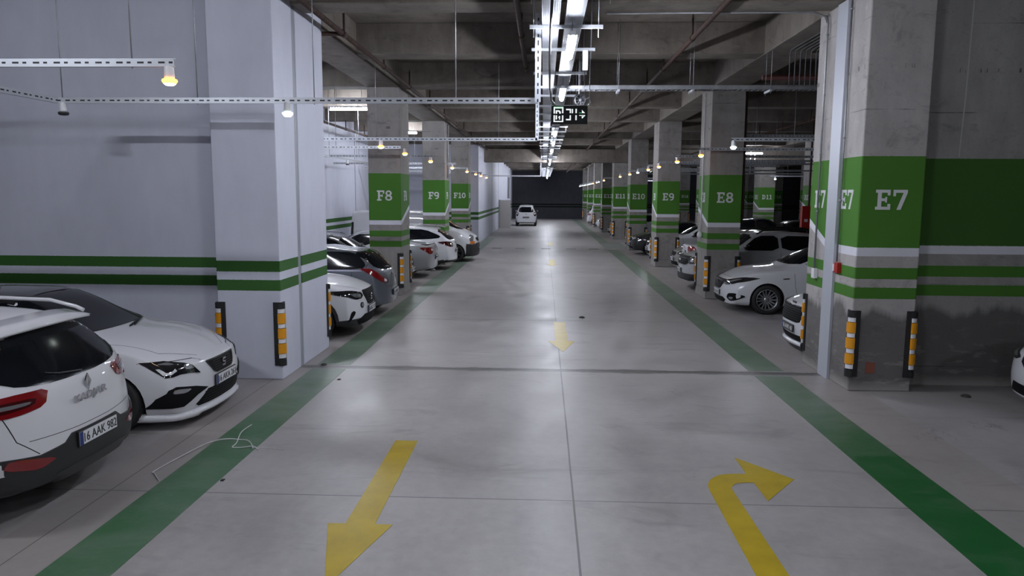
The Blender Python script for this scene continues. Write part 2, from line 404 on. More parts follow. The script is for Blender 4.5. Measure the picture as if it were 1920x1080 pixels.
# ---------------------------------------------------------------- columns
mcol=m_column()
def column(lbl,x0,x1,y0,y1,mat=None,lane=-1,front=True,side=True,gl=('near left','near right','far left'),label=None,ztop=ZB,what=None,name='concrete_column'):
    c=empty(name,(x0,y0,0))
    sh=MB().box(0,x1-x0,0,y1-y0,0,ztop); o=sh.build('shaft',mat or mcol,c); bevel(o,.018,3)
    if lbl:
        if front:
            m=MB(); text_mb(m,lbl,.275,lambda u,v,t:((x1-x0)/2+u,-.001-.003*t,2.715+v)); m.build('painted_number',letw,c)
        if side:
            m=MB(); xf=-.001 if lane<0 else (x1-x0)+.001; sg=-1 if lane<0 else 1
            text_mb(m,lbl,.275,lambda u,v,t:(xf+sg*.003*t,(y1-y0)/2+u*(-1 if lane<0 else 1),2.715+v)); m.build('painted_number',letw,c)
    tag(c,label or 'square concrete column with green band numbered %s'%lbl,'column')
    guards(x0,x1,y0,y1,gl,what or ('column '+lbl))
    return c
mE7=concrete('concrete_column_damp',(0.30,0.28,0.275),(0.43,0.41,0.40),bands=B_COL,damp=True)
mE7b=concrete('concrete_column_slanted_band',(0.30,0.28,0.275),(0.43,0.41,0.40),bands=B_COL,diag=(.42,.0),damp=True)
cE7=column('E7',4.37,5.24,10.53,11.38,mE7,gl=('near left','near right'),what='the nearer half of E7',label='nearer half of big twin concrete column E7 with damp stained foot')
column('E7',4.37,5.24,11.58,12.42,mE7b,front=False,gl=('far left',),what='the farther half of E7',label='farther half of twin concrete column E7 behind the metal joint strip')
for k in range(8,16):
    y=20.0+9.02*(k-8)
    column('E%d'%k,4.37,5.24,y,y+1.28,gl=('near left','near right','far left') if k<14 else ('near left',))
for k in range(8,11):
    y=20.0+9.02*(k-8)
    column('F%d'%k,-4.73,-3.85,y,y+1.28,lane=1,gl=('near left','near right','far right') if k>8 else ('near right','far right'))
for k in (10,11,12,13,14):
    y=20.0+9.02*(k-8); column('D%d'%k,13.4,14.35,y,y+1.28,gl=('near left','near right'))
column('D9',13.4,14.35,29.02,30.3,gl=()); column('D8',13.4,14.35,20.0,21.3,gl=())
for k in (13,14,15):
    y=20.0+9.02*(k-8); column('C%d'%k,22.4,23.35,y,y+1.28,gl=())
# white painted pier F7 (two halves with a joint cover)
p=empty('painted_pier',(-4.8,10.65,0)); tag(p,'nearer half of white painted pier with two green stripes beside the front cars','pier')
o=MB().box(0,.95,0,.83,0,6.2).build('shaft',wp,p); bevel(o,.012,2)
guards(-4.8,-3.85,10.65,11.48,('near left','near right'),'the white painted pier')
p=empty('painted_pier',(-4.8,11.64,0)); tag(p,'farther half of white painted pier behind the grey joint cover','pier')
o=MB().box(0,.95,0,1.4,0,6.2).build('shaft',wp,p); bevel(o,.012,2)
guards(-4.8,-3.85,11.64,13.04,('far right',),'the white painted pier')
jc=MB().box(-4.1,-3.865,11.485,11.635,0,6.2).build('joint_cover',M('grey_joint_cover',(0.33,0.34,0.38),.5,.2)); tag(jc,'grey metal joint cover running up the white painted pier','joint cover')
jc=MB().box(4.33,4.368,11.22,11.60,0,ZB-.015).build('joint_cover',M('silver_joint_cover',(0.50,0.52,0.58),.45,.35)); tag(jc,'silver metal joint cover running up twin column E7','joint cover')
# conduits on columns
def conduit(pts,r,label,m=galvd,box=None,name='conduit'):
    o=empty(name,pts[0]); P=[tuple(Vector(q)-Vector(pts[0])) for q in pts]
    MB().path(P,r,8).build('pipe',m,o)
    c=MB(); n=len(P)
    for a,b in zip(P[:-1],P[1:]):
        if abs(a[2]-b[2])>1.2:
            for k in range(1,int(abs(a[2]-b[2])/.9)+1):
                q=Vector(a).lerp(Vector(b),k*.9/abs(a[2]-b[2])); c.tube(q+Vector((0,0,-.012)),q+Vector((0,0,.012)),r*1.5,8)
    if c.v: c.build('clip',m,o)
    tag(o,label,'conduit'); return o
conduit([(4.33,11.98,1.62),(4.33,11.98,5.40),(4.33,12.02,5.50),(4.30,12.2,5.56)],.016,'grey conduit on the farther half of column E7 ending in a small box')
bevel(tag(MB().box(4.305,4.37,11.92,12.04,1.46,1.62).build('junction_box',whitem),'small white box under the conduit on the farther half of column E7','box'),.008)
conduit([(4.335,11.10,1.80),(4.335,11.10,5.55)],.014,'thin grey conduit running down the nearer half of column E7')
cp=empty('call_point',(4.33,11.07,1.64)); MB().box(-.02,.04,-.06,.06,0,.15).build('red_casing',redm,cp); MB().box(-.02,.04,.062,.13,.02,.12).build('white_plate',whitem,cp); tag(cp,'red fire call point on the side of column E7','call point')
conduit([(4.33,20.66,1.78),(4.33,20.66,5.5)],.02,'pale conduit running down the lane side of column E8',m=whitem)
lb=MB().lathe([(0,-.09),(.05,-.085),(.075,-.05),(.08,0),(.06,.05),(.03,.08),(0,.085)],(4.31,20.66,1.70),'z',16).build('bulkhead_box',whitem); tag(lb,'round white box at the foot of the conduit on column E8','box')
conduit([(5.29,20.1,2.0),(5.29,20.1,5.5)],.03,'dark downpipe on the right edge of column E8',m=rust)
conduit([(-3.81,29.6,3.4),(-3.81,29.6,5.5)],.02,'thin conduit on the lane side of column F9')
MBX=MB()
# ---------------------------------------------------------------- floor markings
lp=m_lane_paint(); yp=m_yellow()
def mark(name,mb,m,label,cat): return tag(mb.build(name,m),label,cat)
def flat(mb,poly,z=.003): return mb.prism(poly,lambda x,y,t:(x,y,.0005+z*t))
mark('lane_edge_line',flat(MB(),R(-3.64,-14,-3.10,11.36)),lp,'worn green stripe on the floor in front of the two nearest left cars','lane marking')
mark('lane_edge_line',flat(MB(),R(-3.64,11.66,-3.10,47.5)),lp,'faded green stripe on the floor leading past columns F8 to F10','lane marking')
mark('lane_edge_line',flat(MB(),R(3.28,-14,3.83,11.32)),lp,'dark green stripe on the floor at front right','lane marking')
mark('lane_edge_line',flat(MB(),R(3.28,11.66,3.83,38.0)),lp,'faded green stripe on the floor leading past columns E8 and E9','lane marking')
mark('lane_edge_line',flat(MB(),R(3.28,43.8,3.83,86.0)),lp,'distant green stripe on the floor past column E11','lane marking')
def rounded_turn():
    P=[(1.83,4.2),(1.81,6.72)]
    for i in range(7):
        a=math.radians(180-90*i/6); P.append((1.98+.17*math.cos(a),6.78+.19*math.sin(a)))
    P+=[(2.06,6.97),(2.07,6.54),(2.48,7.08),(2.05,7.67),(2.05,7.20)]
    for i in range(9):
        a=math.radians(90+90*i/8); P.append((1.90+.31*math.cos(a),6.76+.43*math.sin(a)))
    P+=[(1.575,4.2)]; return P
m=MB(); m.prism(rounded_turn(),lambda x,y,t:(x,y,.0005+.003*t)); mark('floor_arrow',m,yp,'yellow arrow on the floor bending right beside the green stripe','floor arrow')
def arrow(x,yt,yb,yh,ytip,wd,hw): return [(x-wd/2,yt),(x+wd/2,yt),(x+wd/2,yh),(x+hw,yh),(x,ytip),(x-hw,yh),(x-wd/2,yh)]
mark('floor_arrow',flat(MB(),arrow(-1.51,8.0,0,5.87,4.84,.25,.275)),yp,'large straight yellow arrow on the floor pointing to the camera at lower left','floor arrow')
mark('floor_arrow',flat(MB(),arrow(.37,16.0,0,13.88,12.89,.245,.25)),yp,'yellow arrow on the floor in mid lane before column E8','floor arrow')
mark('floor_arrow',flat(MB(),arrow(.37,31.9,0,29.8,28.9,.245,.25)),yp,'faint yellow arrow on the floor in mid lane beside column E9','floor arrow')
mark('floor_arrow',flat(MB(),arrow(.42,43.5,0,41.6,40.8,.245,.25)),yp,'farthest small yellow arrow on the lane floor','floor arrow')
h=MB()
for i in range(7): flat(h,R(3.25,38.9+i*.78,4.5,39.25+i*.78))
mark('crossing_hatch',h,M('grey_green_paint',(0.10,0.14,0.11),.6),'dull green hatched strips on the floor beside column E11','lane marking')
for i,x in enumerate((-2.65,-1.45,-.1,1.2,2.35)):
    mark('floor_patch',flat(MB(),R(x,38.15,x+.5,38.65)),M('dark_patch_paint',(0.13,0.135,0.14),.6),'%s dark rectangle in the row painted across the lane by column E10'%('leftmost','second from left','middle','second from right','rightmost')[i],'lane marking')
mark('floor_patch',flat(MB(),[(-3.08,6.72),(-3.05,6.72),(-3.05,6.76),(-3.08,6.76)],.01),black,'tiny dark crumb on the floor by the left green stripe','debris')
# ---------------------------------------------------------------- loose strap and debris
st=empty('plastic_strap',(-3.3,7.7,0)); tag(st,'white plastic strap lying tangled across the left green stripe','strap')
def rib(pts,name,wd=.011):
    m=MB(); P=[Vector((x+3.3,y-7.7,z)) for x,y,z in pts]; Q=[]
    for a,b,c,d in zip([P[0]]+P[:-2],P[:-1],P[1:],P[2:]+[P[-1]]):
        for k in range(5):
            t=k/5; Q.append(.5*((2*b)+(c-a)*t+(2*a-5*b+4*c-d)*t*t+(3*b-a-3*c+d)*t*t*t))
    Q.append(P[-1]); m.path(Q,wd/2,6); m.build(name,M('white_strap_plastic',(0.55,0.54,0.55),.5),st)
rib([(-3.66,6.68,.006),(-3.80,6.86,.008),(-3.83,6.95,.01),(-3.70,7.63,.02),(-3.60,7.80,.03),(-3.49,7.89,.02),(-3.39,7.91,.008),(-3.28,7.86,.02),(-3.18,7.73,.03),(-3.12,7.63,.008)],'strap_length')
rib([(-3.46,8.45,.006),(-3.44,8.1,.03),(-3.37,7.80,.01),(-3.36,7.66,.006),(-3.25,7.64,.012),(-3.14,7.68,.015),(-3.05,7.60,.005)],'strap_loop')
rib([(-3.14,7.66,.006),(-2.95,7.655,.006),(-2.78,7.63,.005)],'loose_thread',.006)
for x,y,s,l in ((-3.02,10.68,.03,'dark pebble on the floor just before the expansion joint'),(.89,16.61,.07,'flat black scrap on the lane floor beyond the middle arrow'),(5.9,10.30,.07,'lump of rubble at the foot of the right wall'),(-3.53,11.63,.05,'dark scrap lying in the expansion joint by the white pier')):
    m=MB(); m.lathe([(0,0),(s,.002),(s*.9,s*.3),(s*.4,s*.5),(0,s*.52)],(x,y,.001),'z',7,False); mark('debris',m,M('dark_debris',(0.05,0.045,0.04),.8),l,'debris')
# rebar-plate mark on E7
o=MB().box(4.60,4.73,10.523,10.532,.26,.42).build('red_patch',M('red_brown_patch',(0.22,0.07,0.045),.8)); bevel(o,.02); tag(o,'small red brown patch on the foot of column E7 beside its corner guard','patch')
# ================================================================= services under the ceiling
def cable_tray(x0,x1,y0,y1,z,label,along='y'):
    t=MB(); n=8
    t.box(x0,x1,y0,y1,z,z+.004)
    for i in range(n+1):
        x=x0+(x1-x0)*i/n; t.box(x-.005,x+.005,y0,y1,z-.008 if 0<i<n else z-.01,z+(.05 if i in(0,n) else 0))
    return tag(t.build('cable_tray',galv),label,'cable tray')
cable_tray(-.04,.165,-12,86,4.88,'left one of the two ribbed cable trays running down the lane')
cable_tray(.245,.455,-12,86,4.88,'right one of the two ribbed cable trays above the lane lamps')
th=None
ys=[-6,-3,0,3.2,6.2,8.0,9.67,11.14,13.24,14.9,16.17]+[18.0+1.8*i for i in range(38)]
for i,y in enumerate(ys):
    if y>86: break
    if th is None:
        th=empty('tray_hanger')
        MB().box(-.20,.72,-.02,.02,4.83,4.872).build('cross_bar',galv,th)
        for x in (-.15,.665): MB().tube((x,0,4.72),(x,0,6.2),.006,6).build('threaded_rod',galvd,th)
        o=th
    else: o=copy_tree(th)
    o.location=(0,y,0); tag(o,'galvanised hanger bar under the lane cable trays, one of a row','hanger','hangers along the lane cable trays')
# lane battens
tubem=M('lit_tube',(0.9,0.92,1),.4,emit=LAMP_COL,es=LAMP_W)
batm=M('batten_white',(0.75,0.76,0.78),.4)
def make_batten(power,L=1.2,es=None):
    b=empty('batten_lamp')
    MB().box(-.035,.035,-L/2,L/2,.03,.075).box(-.055,.055,-L/2,L/2,.026,.032).build('housing',batm,b)
    m=MB().tube((0,-L/2,-.014),(0,L/2,-.014),.040,16); m.build('tube',tubem,b)
    for q in (-1,1): MB().box(-.04,.04,q*L/2-(.02 if q>0 else 0),q*L/2+(.02 if q<0 else 0),-.004,.03).build('end_cap',batm,b)
    return b
BAT=make_batten(LAMP_W)
first=True; nth=0
for i in range(-3,19):
    y=9.6+4.5*i
    if y>86: break
    if i in (2,6,9,10): continue      # unlit gaps in the row
    o=BAT if first else copy_tree(BAT); first=False
    o.location=(.33,y+(.25 if i>=0 else -.6 if i==-1 else -.2),4.64)
    [MB().tube((0,q,.07),(0,q,.235),.005,6).build('hanger_rod',galvd,o) for q in (-.4,.4)]
    nth+=1; tag(o,'lit batten lamp end-on under the lane trays, %s'%(['behind the camera','above the camera','just above the picture edge','nearest one in view','second nearest in view, just above the sign'][nth-1] if nth<6 else 'a small one beyond the sign'),'lamp','batten lamps over the lane')
def side_lamp(x,y,z,rz,label,power):
    b=make_batten(power); b.location=(x,y,z); b.rotation_euler=(0,0,rz)
    [MB().tube((0,q,.07),(0,q,6.2-z),.006,6).build('hanger_rod',galvd,b) for q in (-.4,.4)]
    tag(b,label,'lamp','batten lamps over the parking bays'); return b
side_lamp(-6.15,23.6,5.42,PI/2,'bright batten lamp over the left bays just left of column F8',60)
side_lamp(-6.15,32.6,5.42,PI/2,'bright batten lamp over the left bays between columns F8 and F9',60)
side_lamp(-6.15,4.6,5.42,PI/2,'batten lamp over the front left bays above the nearest white car',60)
side_lamp(-6.15,14.4,5.42,PI/2,'batten lamp over the left bays behind the white painted pier',60)
side_lamp(11.75,43.2,5.18,PI/2-.35,'bright batten lamp over the right bays beside column D11',40)
side_lamp(9.6,-3.0,5.42,PI/2,'batten lamp over the right bays behind the camera',40)
for q in (11.66,11.90):
    o=MB().tube((q,43.0,4.0),(q,43.0,5.1),.03,8).tube((q,43.0,5.1),(q,43.0,6.2),.006,6).build('drop_pipe',galv); tag(o,'%s of two pale vertical pipes under the lamp beside column D11'%('left' if q<11.8 else 'right'),'pipe')
side_lamp(9.0,60.0,4.7,PI/2,'distant batten lamp over the right bays beyond column E12',20)
# pipes with upright sprinklers
def sprinkler_pipe(x,z,y0,y1,heads,label,branches=()):
    o=empty('sprinkler_pipe',(x,y0,z))
    m=MB().tube((0,0,0),(0,y1-y0,0),.045,12); m.build('main_pipe',rust,o)
    for y in heads:
        h=MB().tube((0,y-y0,0),(0,y-y0,.34),.020,8).tube((0,y-y0,.34),(0,y-y0,.45),.024,8,.004).tube((0,y-y0-.06,0),(0,y-y0+.06,0),.056,10); h.build('sprinkler_head',rust,o)
    for y,xx in branches: MB().tube((0,y-y0,0),(xx-x,y-y0,0),.038,10).tube((xx-x if 0 else 0,y-y0-.09,0),(0,y-y0+.09,0),.06,10).build('branch_pipe',rust,o)
    tag(o,label,'pipe'); return o
sprinkler_pipe(-3.50,5.50,-12,46,[13.2,16.45,19.55,23.0,26.3,30,32.7,36.0,39.6,43.4],'brown sprinkler pipe along the left side of the lane ceiling',branches=((13.12,-8.3),))
sprinkler_pipe(2.58,5.50,-12,46,[13.6,16.8,19.4,23.3,26.6,30,32.7,36,39.6],'brown sprinkler pipe along the right side of the lane ceiling')
sprinkler_pipe(2.42,5.2,48,80,[50+3*i for i in range(10)],'brown sprinkler pipe in the far part of the lane ceiling')
sprinkler_pipe(-.42,5.50,-12,17,[13.3,16.5],'brown sprinkler pipe just left of the lane cable trays')
conduit([(.95,11.98,5.555),(4.1,11.98,5.555),(4.28,12.0,5.50),(4.33,12.0,5.40)],.014,'thin conduit running along the nearest ceiling beam to column E7')
sprinkler_pipe(9.0,5.3,12,60,[14+3*i for i in range(14)],'brown sprinkler pipe above the right bays')
sprinkler_pipe(-7.7,5.25,12,42,[14+3*i for i in range(9)],'dark sprinkler pipe along the left bay wall')
o=MB().tube((4.95,17.6,5.44),(9.6,17.6,5.44),.06,12).build('fire_pipe',M('red_pipe',(0.075,0.014,0.012),.6)); tag(o,'dark red fire pipe above the right bay behind column E7','pipe')
# sensor channels
def channel(p0,p1,label,wd=.05,hang=(),name='sensor_channel',ht=.05,up=ZB+.6):
    """slotted galvanised strip from p0 to p1"""
    p0=Vector(p0);p1=Vector(p1);L=(p1-p0).length;d=(p1-p0)/L
    o=empty(name,p0); o.rotation_euler=(0,0,math.atan2(d.y,d.x))
    vert=abs(d.z)>.9
    m=MB()
    if vert:
        o.rotation_euler=(0,-PI/2,0); L=p1.z-p0.z
    m.box(0,L,-.002,.0,-.037,.037).box(0,L,0,.04,.033,.037).box(0,L,0,.04,-.037,-.033)
    m.build('strip',slotm,o)
    for h in hang: MB().tube((h,.02,-.05),(h,.02,up-p0.z),.007,6).build('hanger_rod',galvd,o)
    tag(o,label,'channel'); return o
channel((-10.5,6.96,3.955),(-3.45,6.96,3.955),'slotted steel channel at upper left carrying the nearest orange bay light',hang=(6.64,3.2))
channel((-6.42,9.75,3.955),(-.09,9.75,3.955),'long slotted steel channel crossing in front of the white painted pier to the lane centre',hang=(.05,1.87,3.42,5.27))
channel((-6.42,2.0,3.955),(-6.42,9.75,3.955),'slotted steel channel running back from the channel that crosses the pier',hang=(3,))
channel((-.09,9.69,3.93),(-.09,9.69,5.03),'vertical slotted steel channel at the lane centre, nearest one')
channel((-8.4,16.45,3.955),(-.16,16.45,3.955),'second slotted steel channel crossing the left lane half before column F8',hang=(.4,2.6,4.7,7.4))
channel((-.16,16.45,3.93),(-.16,16.45,5.1),'second vertical slotted steel channel at the lane centre, beyond the nearest')
channel((-8.4,19.3,3.955),(-3.7,19.3,3.955),'steel channel crossing the left bays in front of column F8, below the second one',hang=(1.2,3.0),up=ZB)
channel((-6.85,21.8,3.955),(-6.85,33.5,3.955),'dark steel channel with sensors running along the left bay wall',hang=(2,5.5,9))
channel((-3.6,47.6,3.955),(-.2,47.6,3.955),'far steel channel crossing the left lane half beyond column F10')
channel((-.2,47.6,3.95),(-.2,47.6,5.3),'far vertical steel channel at the lane centre')
cable_tray_cross=empty('cross_tray',(.3,15.2,4.86)); 
t=MB().box(0,12.6,-.13,-.12,-.03,.05).box(0,12.6,.12,.13,-.03,.05)
for i in range(126): t.box(i*.1,i*.1+.02,-.12,.12,-.03,-.015)
t.build('ladder',galvd,cable_tray_cross)
for x in (1.15,2.6,4.1,5.6):
    MB().box(x-.02,x+.02,-.2,.2,-.075,-.035).build('support_bar',galv,cable_tray_cross)
    MB().tube((x,-.18,-.12),(x,-.18,1.3),.005,6).tube((x,.18,-.12),(x,.18,1.3),.005,6).build('threaded_rod',galvd,cable_tray_cross)
tag(cable_tray_cross,'ladder cable tray crossing from the lane centre to the right past column E7','cable tray')
# bundle of conduits under the right girder
for i in range(6):
    x=4.72+.10*i
    conduit([(x,12.6,5.552),(x,14.82,5.552),(x,14.92,5.54),(x,14.95,5.48),(x,14.95,4.87)],.012,'%s thin conduit of the bundle dropping to the cross tray behind column E7'%('leftmost','second from left','third from left','third from right','second from right','rightmost')[i],m=galvk)
# bay indicator lights
glow={'orange':M('orange_lens',(0.9,0.35,0.05),.4,emit=(1.0,0.30,0.03),es=11.0),'white':M('white_green_lens',(0.8,0.9,0.85),.4,emit=(0.80,1.0,0.90),es=4.0),'off':M('unlit_lens',(0.02,0.02,0.02),.3)}
core=M('bright_lens_core',(1,.9,.8),.4,emit=(1.0,0.82,0.60),es=22.0)
corew=M('bright_lens_core_white',(1,1,1),.4,emit=(0.9,1.0,0.95),es=10.0)
def bay_light(x,y,z,kind,label,arm=None):
    o=empty('bay_indicator_light',(x,y,z))
    MB().lathe([(0,.125),(.040,.125),(.043,.11),(.047,.02),(.047,.0),(.0,.0)],(0,.02,0),'z',16).build('casing',whitem,o)
    MB().lathe([(.046,.0),(.066,-.005),(.069,-.022),(.055,-.042),(.0,-.05)],(0,.02,0),'z',18).build('lens',glow[kind],o)
    if kind!='off': MB().lathe([(0,-.03),(.050,-.034),(.052,-.046),(.036,-.058),(0,-.062)],(0,.02,0),'z',12).build('led_core',core if kind=='orange' else corew,o)
    tag(o,label,'bay light','bay indicator lights'); return o
bay_light(-3.51,6.96,3.808,'orange','nearest orange bay light hanging at the end of the upper left channel')
bay_light(-6.37,9.75,3.808,'off','unlit bay light at the left corner of the channel crossing the pier')
bay_light(-3.36,9.75,3.808,'white','white bay light hanging in front of the white painted pier')
L=[(16.45,'orange'),(19.3,'orange'),(23.7,'orange'),(29.0,'off'),(29.3,'orange'),(34.0,'orange'),(38.3,'orange'),(41.5,'orange'),(45.5,'orange')]
wh={16.45:'in front of column F8, left one of the pair',19.3:'at the right edge of column F8',23.7:'in front of column F9',29.3:'at the right edge of column F9',34.0:'left of column F10 top',38.3:'in front of column F10',41.5:'just beyond column F10',45.5:'farthest down the left wall'}
for y,k in L:
    if k=='off': continue
    bay_light(-3.60 if y<30 else -3.5,y,3.81,k,'orange bay light '+wh[y])
    if y>20: channel((-8.3,y,3.955),(-3.45,y,3.955),'steel arm of the bay light '+wh[y],name='light_arm',hang=(2.4,),up=ZB)
for y,l in ((25.9,'first unlit bay light on the left wall channel'),(30.9,'second unlit bay light on the left wall channel')): bay_light(-6.85,y,3.80,'off',l)
RL=[(16.3,'white','nearest white bay light on the right, before column E8',4.05),(19.6,'orange','orange bay light in front of column E8',4.05),(23.2,'orange','orange bay light between columns E8 and E9',4.08),(27.3,'orange','orange bay light at the right of column E9',4.15),(30.4,'orange','orange bay light in front of column E9 left edge',4.2),(34.2,'white','white bay light between columns E9 and E10',4.25),(36.9,'orange','orange bay light at column E10',4.2),(41.5,'orange','orange bay light at column E11',4.2),(52.0,'orange','orange bay light in front of column E12',4.15),(57.5,'white','white bay light in front of column E13, right one',4.2),(60.5,'white','white bay light in front of column E13, left one',4.25)]
RL+= [(65.0,'orange','farthest orange bay light on the right',4.25)]
for k,(yy,xx) in enumerate(((67.5,4.25),(70,4.25),(72.5,4.25),(75,4.2),(77.5,4.2),(80,4.15),(83,4.1),(85.5,4.1))):
    RL.append((yy,'white','small white bay light in the distant row, number %s from the far wall'%('eight seven six five four three two one'.split()[k]),xx))
for y,k,l,x in RL:
    bay_light(x,y,3.808,k,l)
    if y<90: channel((x-.05,y,3.955),(x+(5.2 if y<64 else .45),y,3.955),'steel arm of the '+l.replace('small white bay light in the distant row, number','distant white light'),name='light_arm',hang=(2.4 if y<64 else .3,),up=ZB)
for (x,y,l) in ((14.6,31,'white bay light near column D11'),(12.1,33,'white bay light left of column D11'),(16.4,36,'white bay light right of column D11'),(18.2,40,'white bay light in the dark right bays'),(19.8,40,'rightmost white bay light in the dark right bays'),(13.7,45,'small white bay light on column D11')):
    bay_light(x,y,3.8,'white',l); channel((x-.3,y,3.95),(x+2.5,y,3.95),'steel arm of the '+l,name='light_arm',hang=(1.0,),up=ZB)
for i,(y,z,xa,xb) in enumerate(((24,4.0,5.5,16),(28,4.05,5.5,18),(33,4.15,6,20),(37,4.0,7,22),(42,4.0,9,24),(21,4.4,5.4,15))):
    channel((xa,y,z),(xb,y,z),'dark steel channel above the right bays, %s'%('at the level of the grey rails','fourth of the stack','third of the stack','fifth of the stack','farthest one','highest one')[i],hang=(3,7),up=6.2)
# lane sign
sg=empty('guidance_sign',(.425,13.0,4.12)); w2,h2=.31,.153
o=MB().box(-w2,w2,0,.06,-h2,h2).build('sign_case',M('sign_black',(0.004,0.005,0.005),.6,spec=.15),sg); bevel(o,.006)
led=M('led_white',(.1,.1,.1),.6,emit=(0.92,0.97,1.0),es=.9); ledg=M('led_green',(.1,.6,.2),.4,emit=(0.06,0.45,0.10),es=.6)
def sgn(polys,name,m,dz=0):
    b=MB(); s=2*w2/910.
    for i,P in enumerate(polys): b.prism([((a-635)*s,(620-c)*s) for a,c in P],lambda x,z,t,k=i:(x,-.002-(.002+.0002*k)*t-dz,z))
    b.build(name,m,sg)
def Q(x0,y0,x1,y1): return [(x0,y1),(x1,y1),(x1,y0),(x0,y0)]
sgn([Q(236,432,270,590),Q(236,432,482,460),Q(448,432,482,582),Q(236,632,270,800),Q(236,772,482,800),Q(448,636,482,800)],'led_frame',led)
sgn([Q(288,512,325,592),Q(288,510,372,545),[(372,510),(400,525),(418,555),(418,592),(380,592),(376,560),(360,545),(372,545)],Q(288,636,325,736),Q(376,650,402,740),[(352,690),(376,650),(376,680),(362,705)]],'led_letter',led)
sgn([Q(548,474,672,508),Q(640,474,672,580),Q(640,632,672,752),Q(548,722,672,756),Q(692,478,724,580),Q(784,474,818,580),Q(784,632,818,752)],'led_digits',led)
sgn([[(946,500),(1025,578),(946,578)],Q(880,628,1028,645),[(1028,640),(958,712),(944,700),(944,650),(965,650),(965,670),(1000,640)]],'led_arrow',led)
sgn([Q(878,568,940,582),Q(236,420,482,430),Q(280,462,440,470)],'led_green_fringe',ledg,-.0005)
for x in (-.25,.25): MB().tube((x,.03,h2),(x,.03,h2+.6),.006,6).build('hanger_rod',galvd,sg)
tag(sg,'black electronic guidance sign with white symbols and an arrow hung over the lane','sign')
o=MB().path([(.07,8.2,4.86),(.06,9.2,4.74),(.06,10.8,4.6),(.08,12.2,4.45),(.11,12.75,4.33),(.18,12.98,4.28)],.016,8).build('power_cable',blackp); tag(o,'black cable sagging from the cable tray to the electronic sign','cable')
o=MB().path([(.55,13.05,4.28),(.66,13.02,4.29),(.70,13.0,4.38),(.76,13.05,4.42),(.78,13.05,4.33),(.73,13.05,4.28)],.008,6).build('signal_cable',whitem); tag(o,'white cable looped on top of the right end of the electronic sign','cable')
fan=empty('jet_fan',(.72,15.35,4.66)); MB().lathe([(.10,0),(.135,0),(.14,.02),(.14,.25),(.13,.26),(0,.26)],(0,0,0),'y',24).build('fan_casing',blackp,fan)
MB().lathe([(0,-.01),(.03,-.01),(.035,.02),(0,.02)],(0,0,0),'y',14).build('hub',M('grey_hub',(0.10,0.10,0.11),.4),fan)
bl=MB()
for i in range(8):
    a=i*PI/4; c,s=math.cos(a),math.sin(a)
    bl.add([(c*.03-s*.012,.02,s*.03+c*.012),(c*.13-s*.03,.02,s*.13+c*.03),(c*.13+s*.03,.06,s*.13-c*.03),(c*.03+s*.012,.05,s*.03-c*.012)],[(0,1,2,3)])
bl.build('blades',M('grey_blade',(0.05,0.05,0.055),.4),fan); MB().tube((0,.15,.13),(0,.15,1.5),.008,6).build('hanger_rod',galvd,fan)
tag(fan,'small black round fan hung behind the electronic sign','fan')
jb=MB().box(.54,.62,11.08,11.16,4.55,4.84).build('junction_box',whitem); bevel(jb,.008); tag(jb,'white box hanging right of the nearest lane lamp','box')
o=MB().tube((.765,13.04,4.27),(.765,13.04,6.2),.008,6).build('cable_rod',galvd)
tag(o,'thin grey rod hanging from the ceiling at the right end of the sign','rod')
for x,y,z in ((-.85,9.75,5.9),):
    pass
# far door leaf, louvre window, cabinet
dl=empty('open_door',(-3.62,61.8,0)); bevel(MB().box(0,.88,-.025,.025,.02,2.33).build('door_leaf',M('beige_door_paint',(0.50,0.48,0.46),.5),dl),.006)
MB().tube((.78,-.03,1.12),(.78,-.08,1.12),.012,8).tube((.78,-.08,1.12),(.66,-.08,1.12),.012,8).build('door_handle',galvd,dl); MB().box(-.10,0,-.06,.1,0,2.36).build('door_frame',M('beige_frame',(0.36,0.36,0.36),.5),dl)
tag(dl,'beige door standing open at the far end of the left wall','door')
o=MB().box(-3.72,-3.69,76.5,80.5,2.4,4.6).build('wall_louvre',M('grey_louvre',(0.12,0.12,0.14),.6)); tag(o,'narrow dark panel high on the far left wall above the open door','panel')
cb=empty('hose_cabinet',(9.6,27.2,0)); MB().box(-.30,.34,0,.22,1.55,2.42).build('cabinet_body',redm,cb); MB().box(-.22,-.10,-.01,0,1.85,1.95).build('label_plate',whitem,cb); MB().box(-.02,.02,.2,.3,0,ZB).build('post',rust,cb)
tag(cb,'dark red fire cabinet hung left of column E7 in the background','cabinet')
# ================================================================= cars
def pchip(xs,ys):
    xs=list(xs);ys=list(ys);n=len(xs)
    h=[xs[i+1]-xs[i] for i in range(n-1)]; d=[(ys[i+1]-ys[i])/h[i] for i in range(n-1)]
    m=[0]*n; m[0]=d[0]; m[-1]=d[-1]
    for i in range(1,n-1):
        if d[i-1]*d[i]<=0: m[i]=0
        else:
            w1=2*h[i]+h[i-1];w2=h[i]+2*h[i-1]; m[i]=(w1+w2)/(w1/d[i-1]+w2/d[i])
    def f(x):
        if x<=xs[0]: return ys[0]
        if x>=xs[-1]: return ys[-1]
        i=0
        while x>xs[i+1]: i+=1
        t=(x-xs[i])/h[i]
        return (2*t**3-3*t*t+1)*ys[i]+(t**3-2*t*t+t)*h[i]*m[i]+(-2*t**3+3*t*t)*ys[i+1]+(t**3-t*t)*h[i]*m[i+1]
    return f
def PC(l): return pchip([a for a,b in l],[b for a,b in l])
lerp=lambda a,b,t:a+(b-a)*t
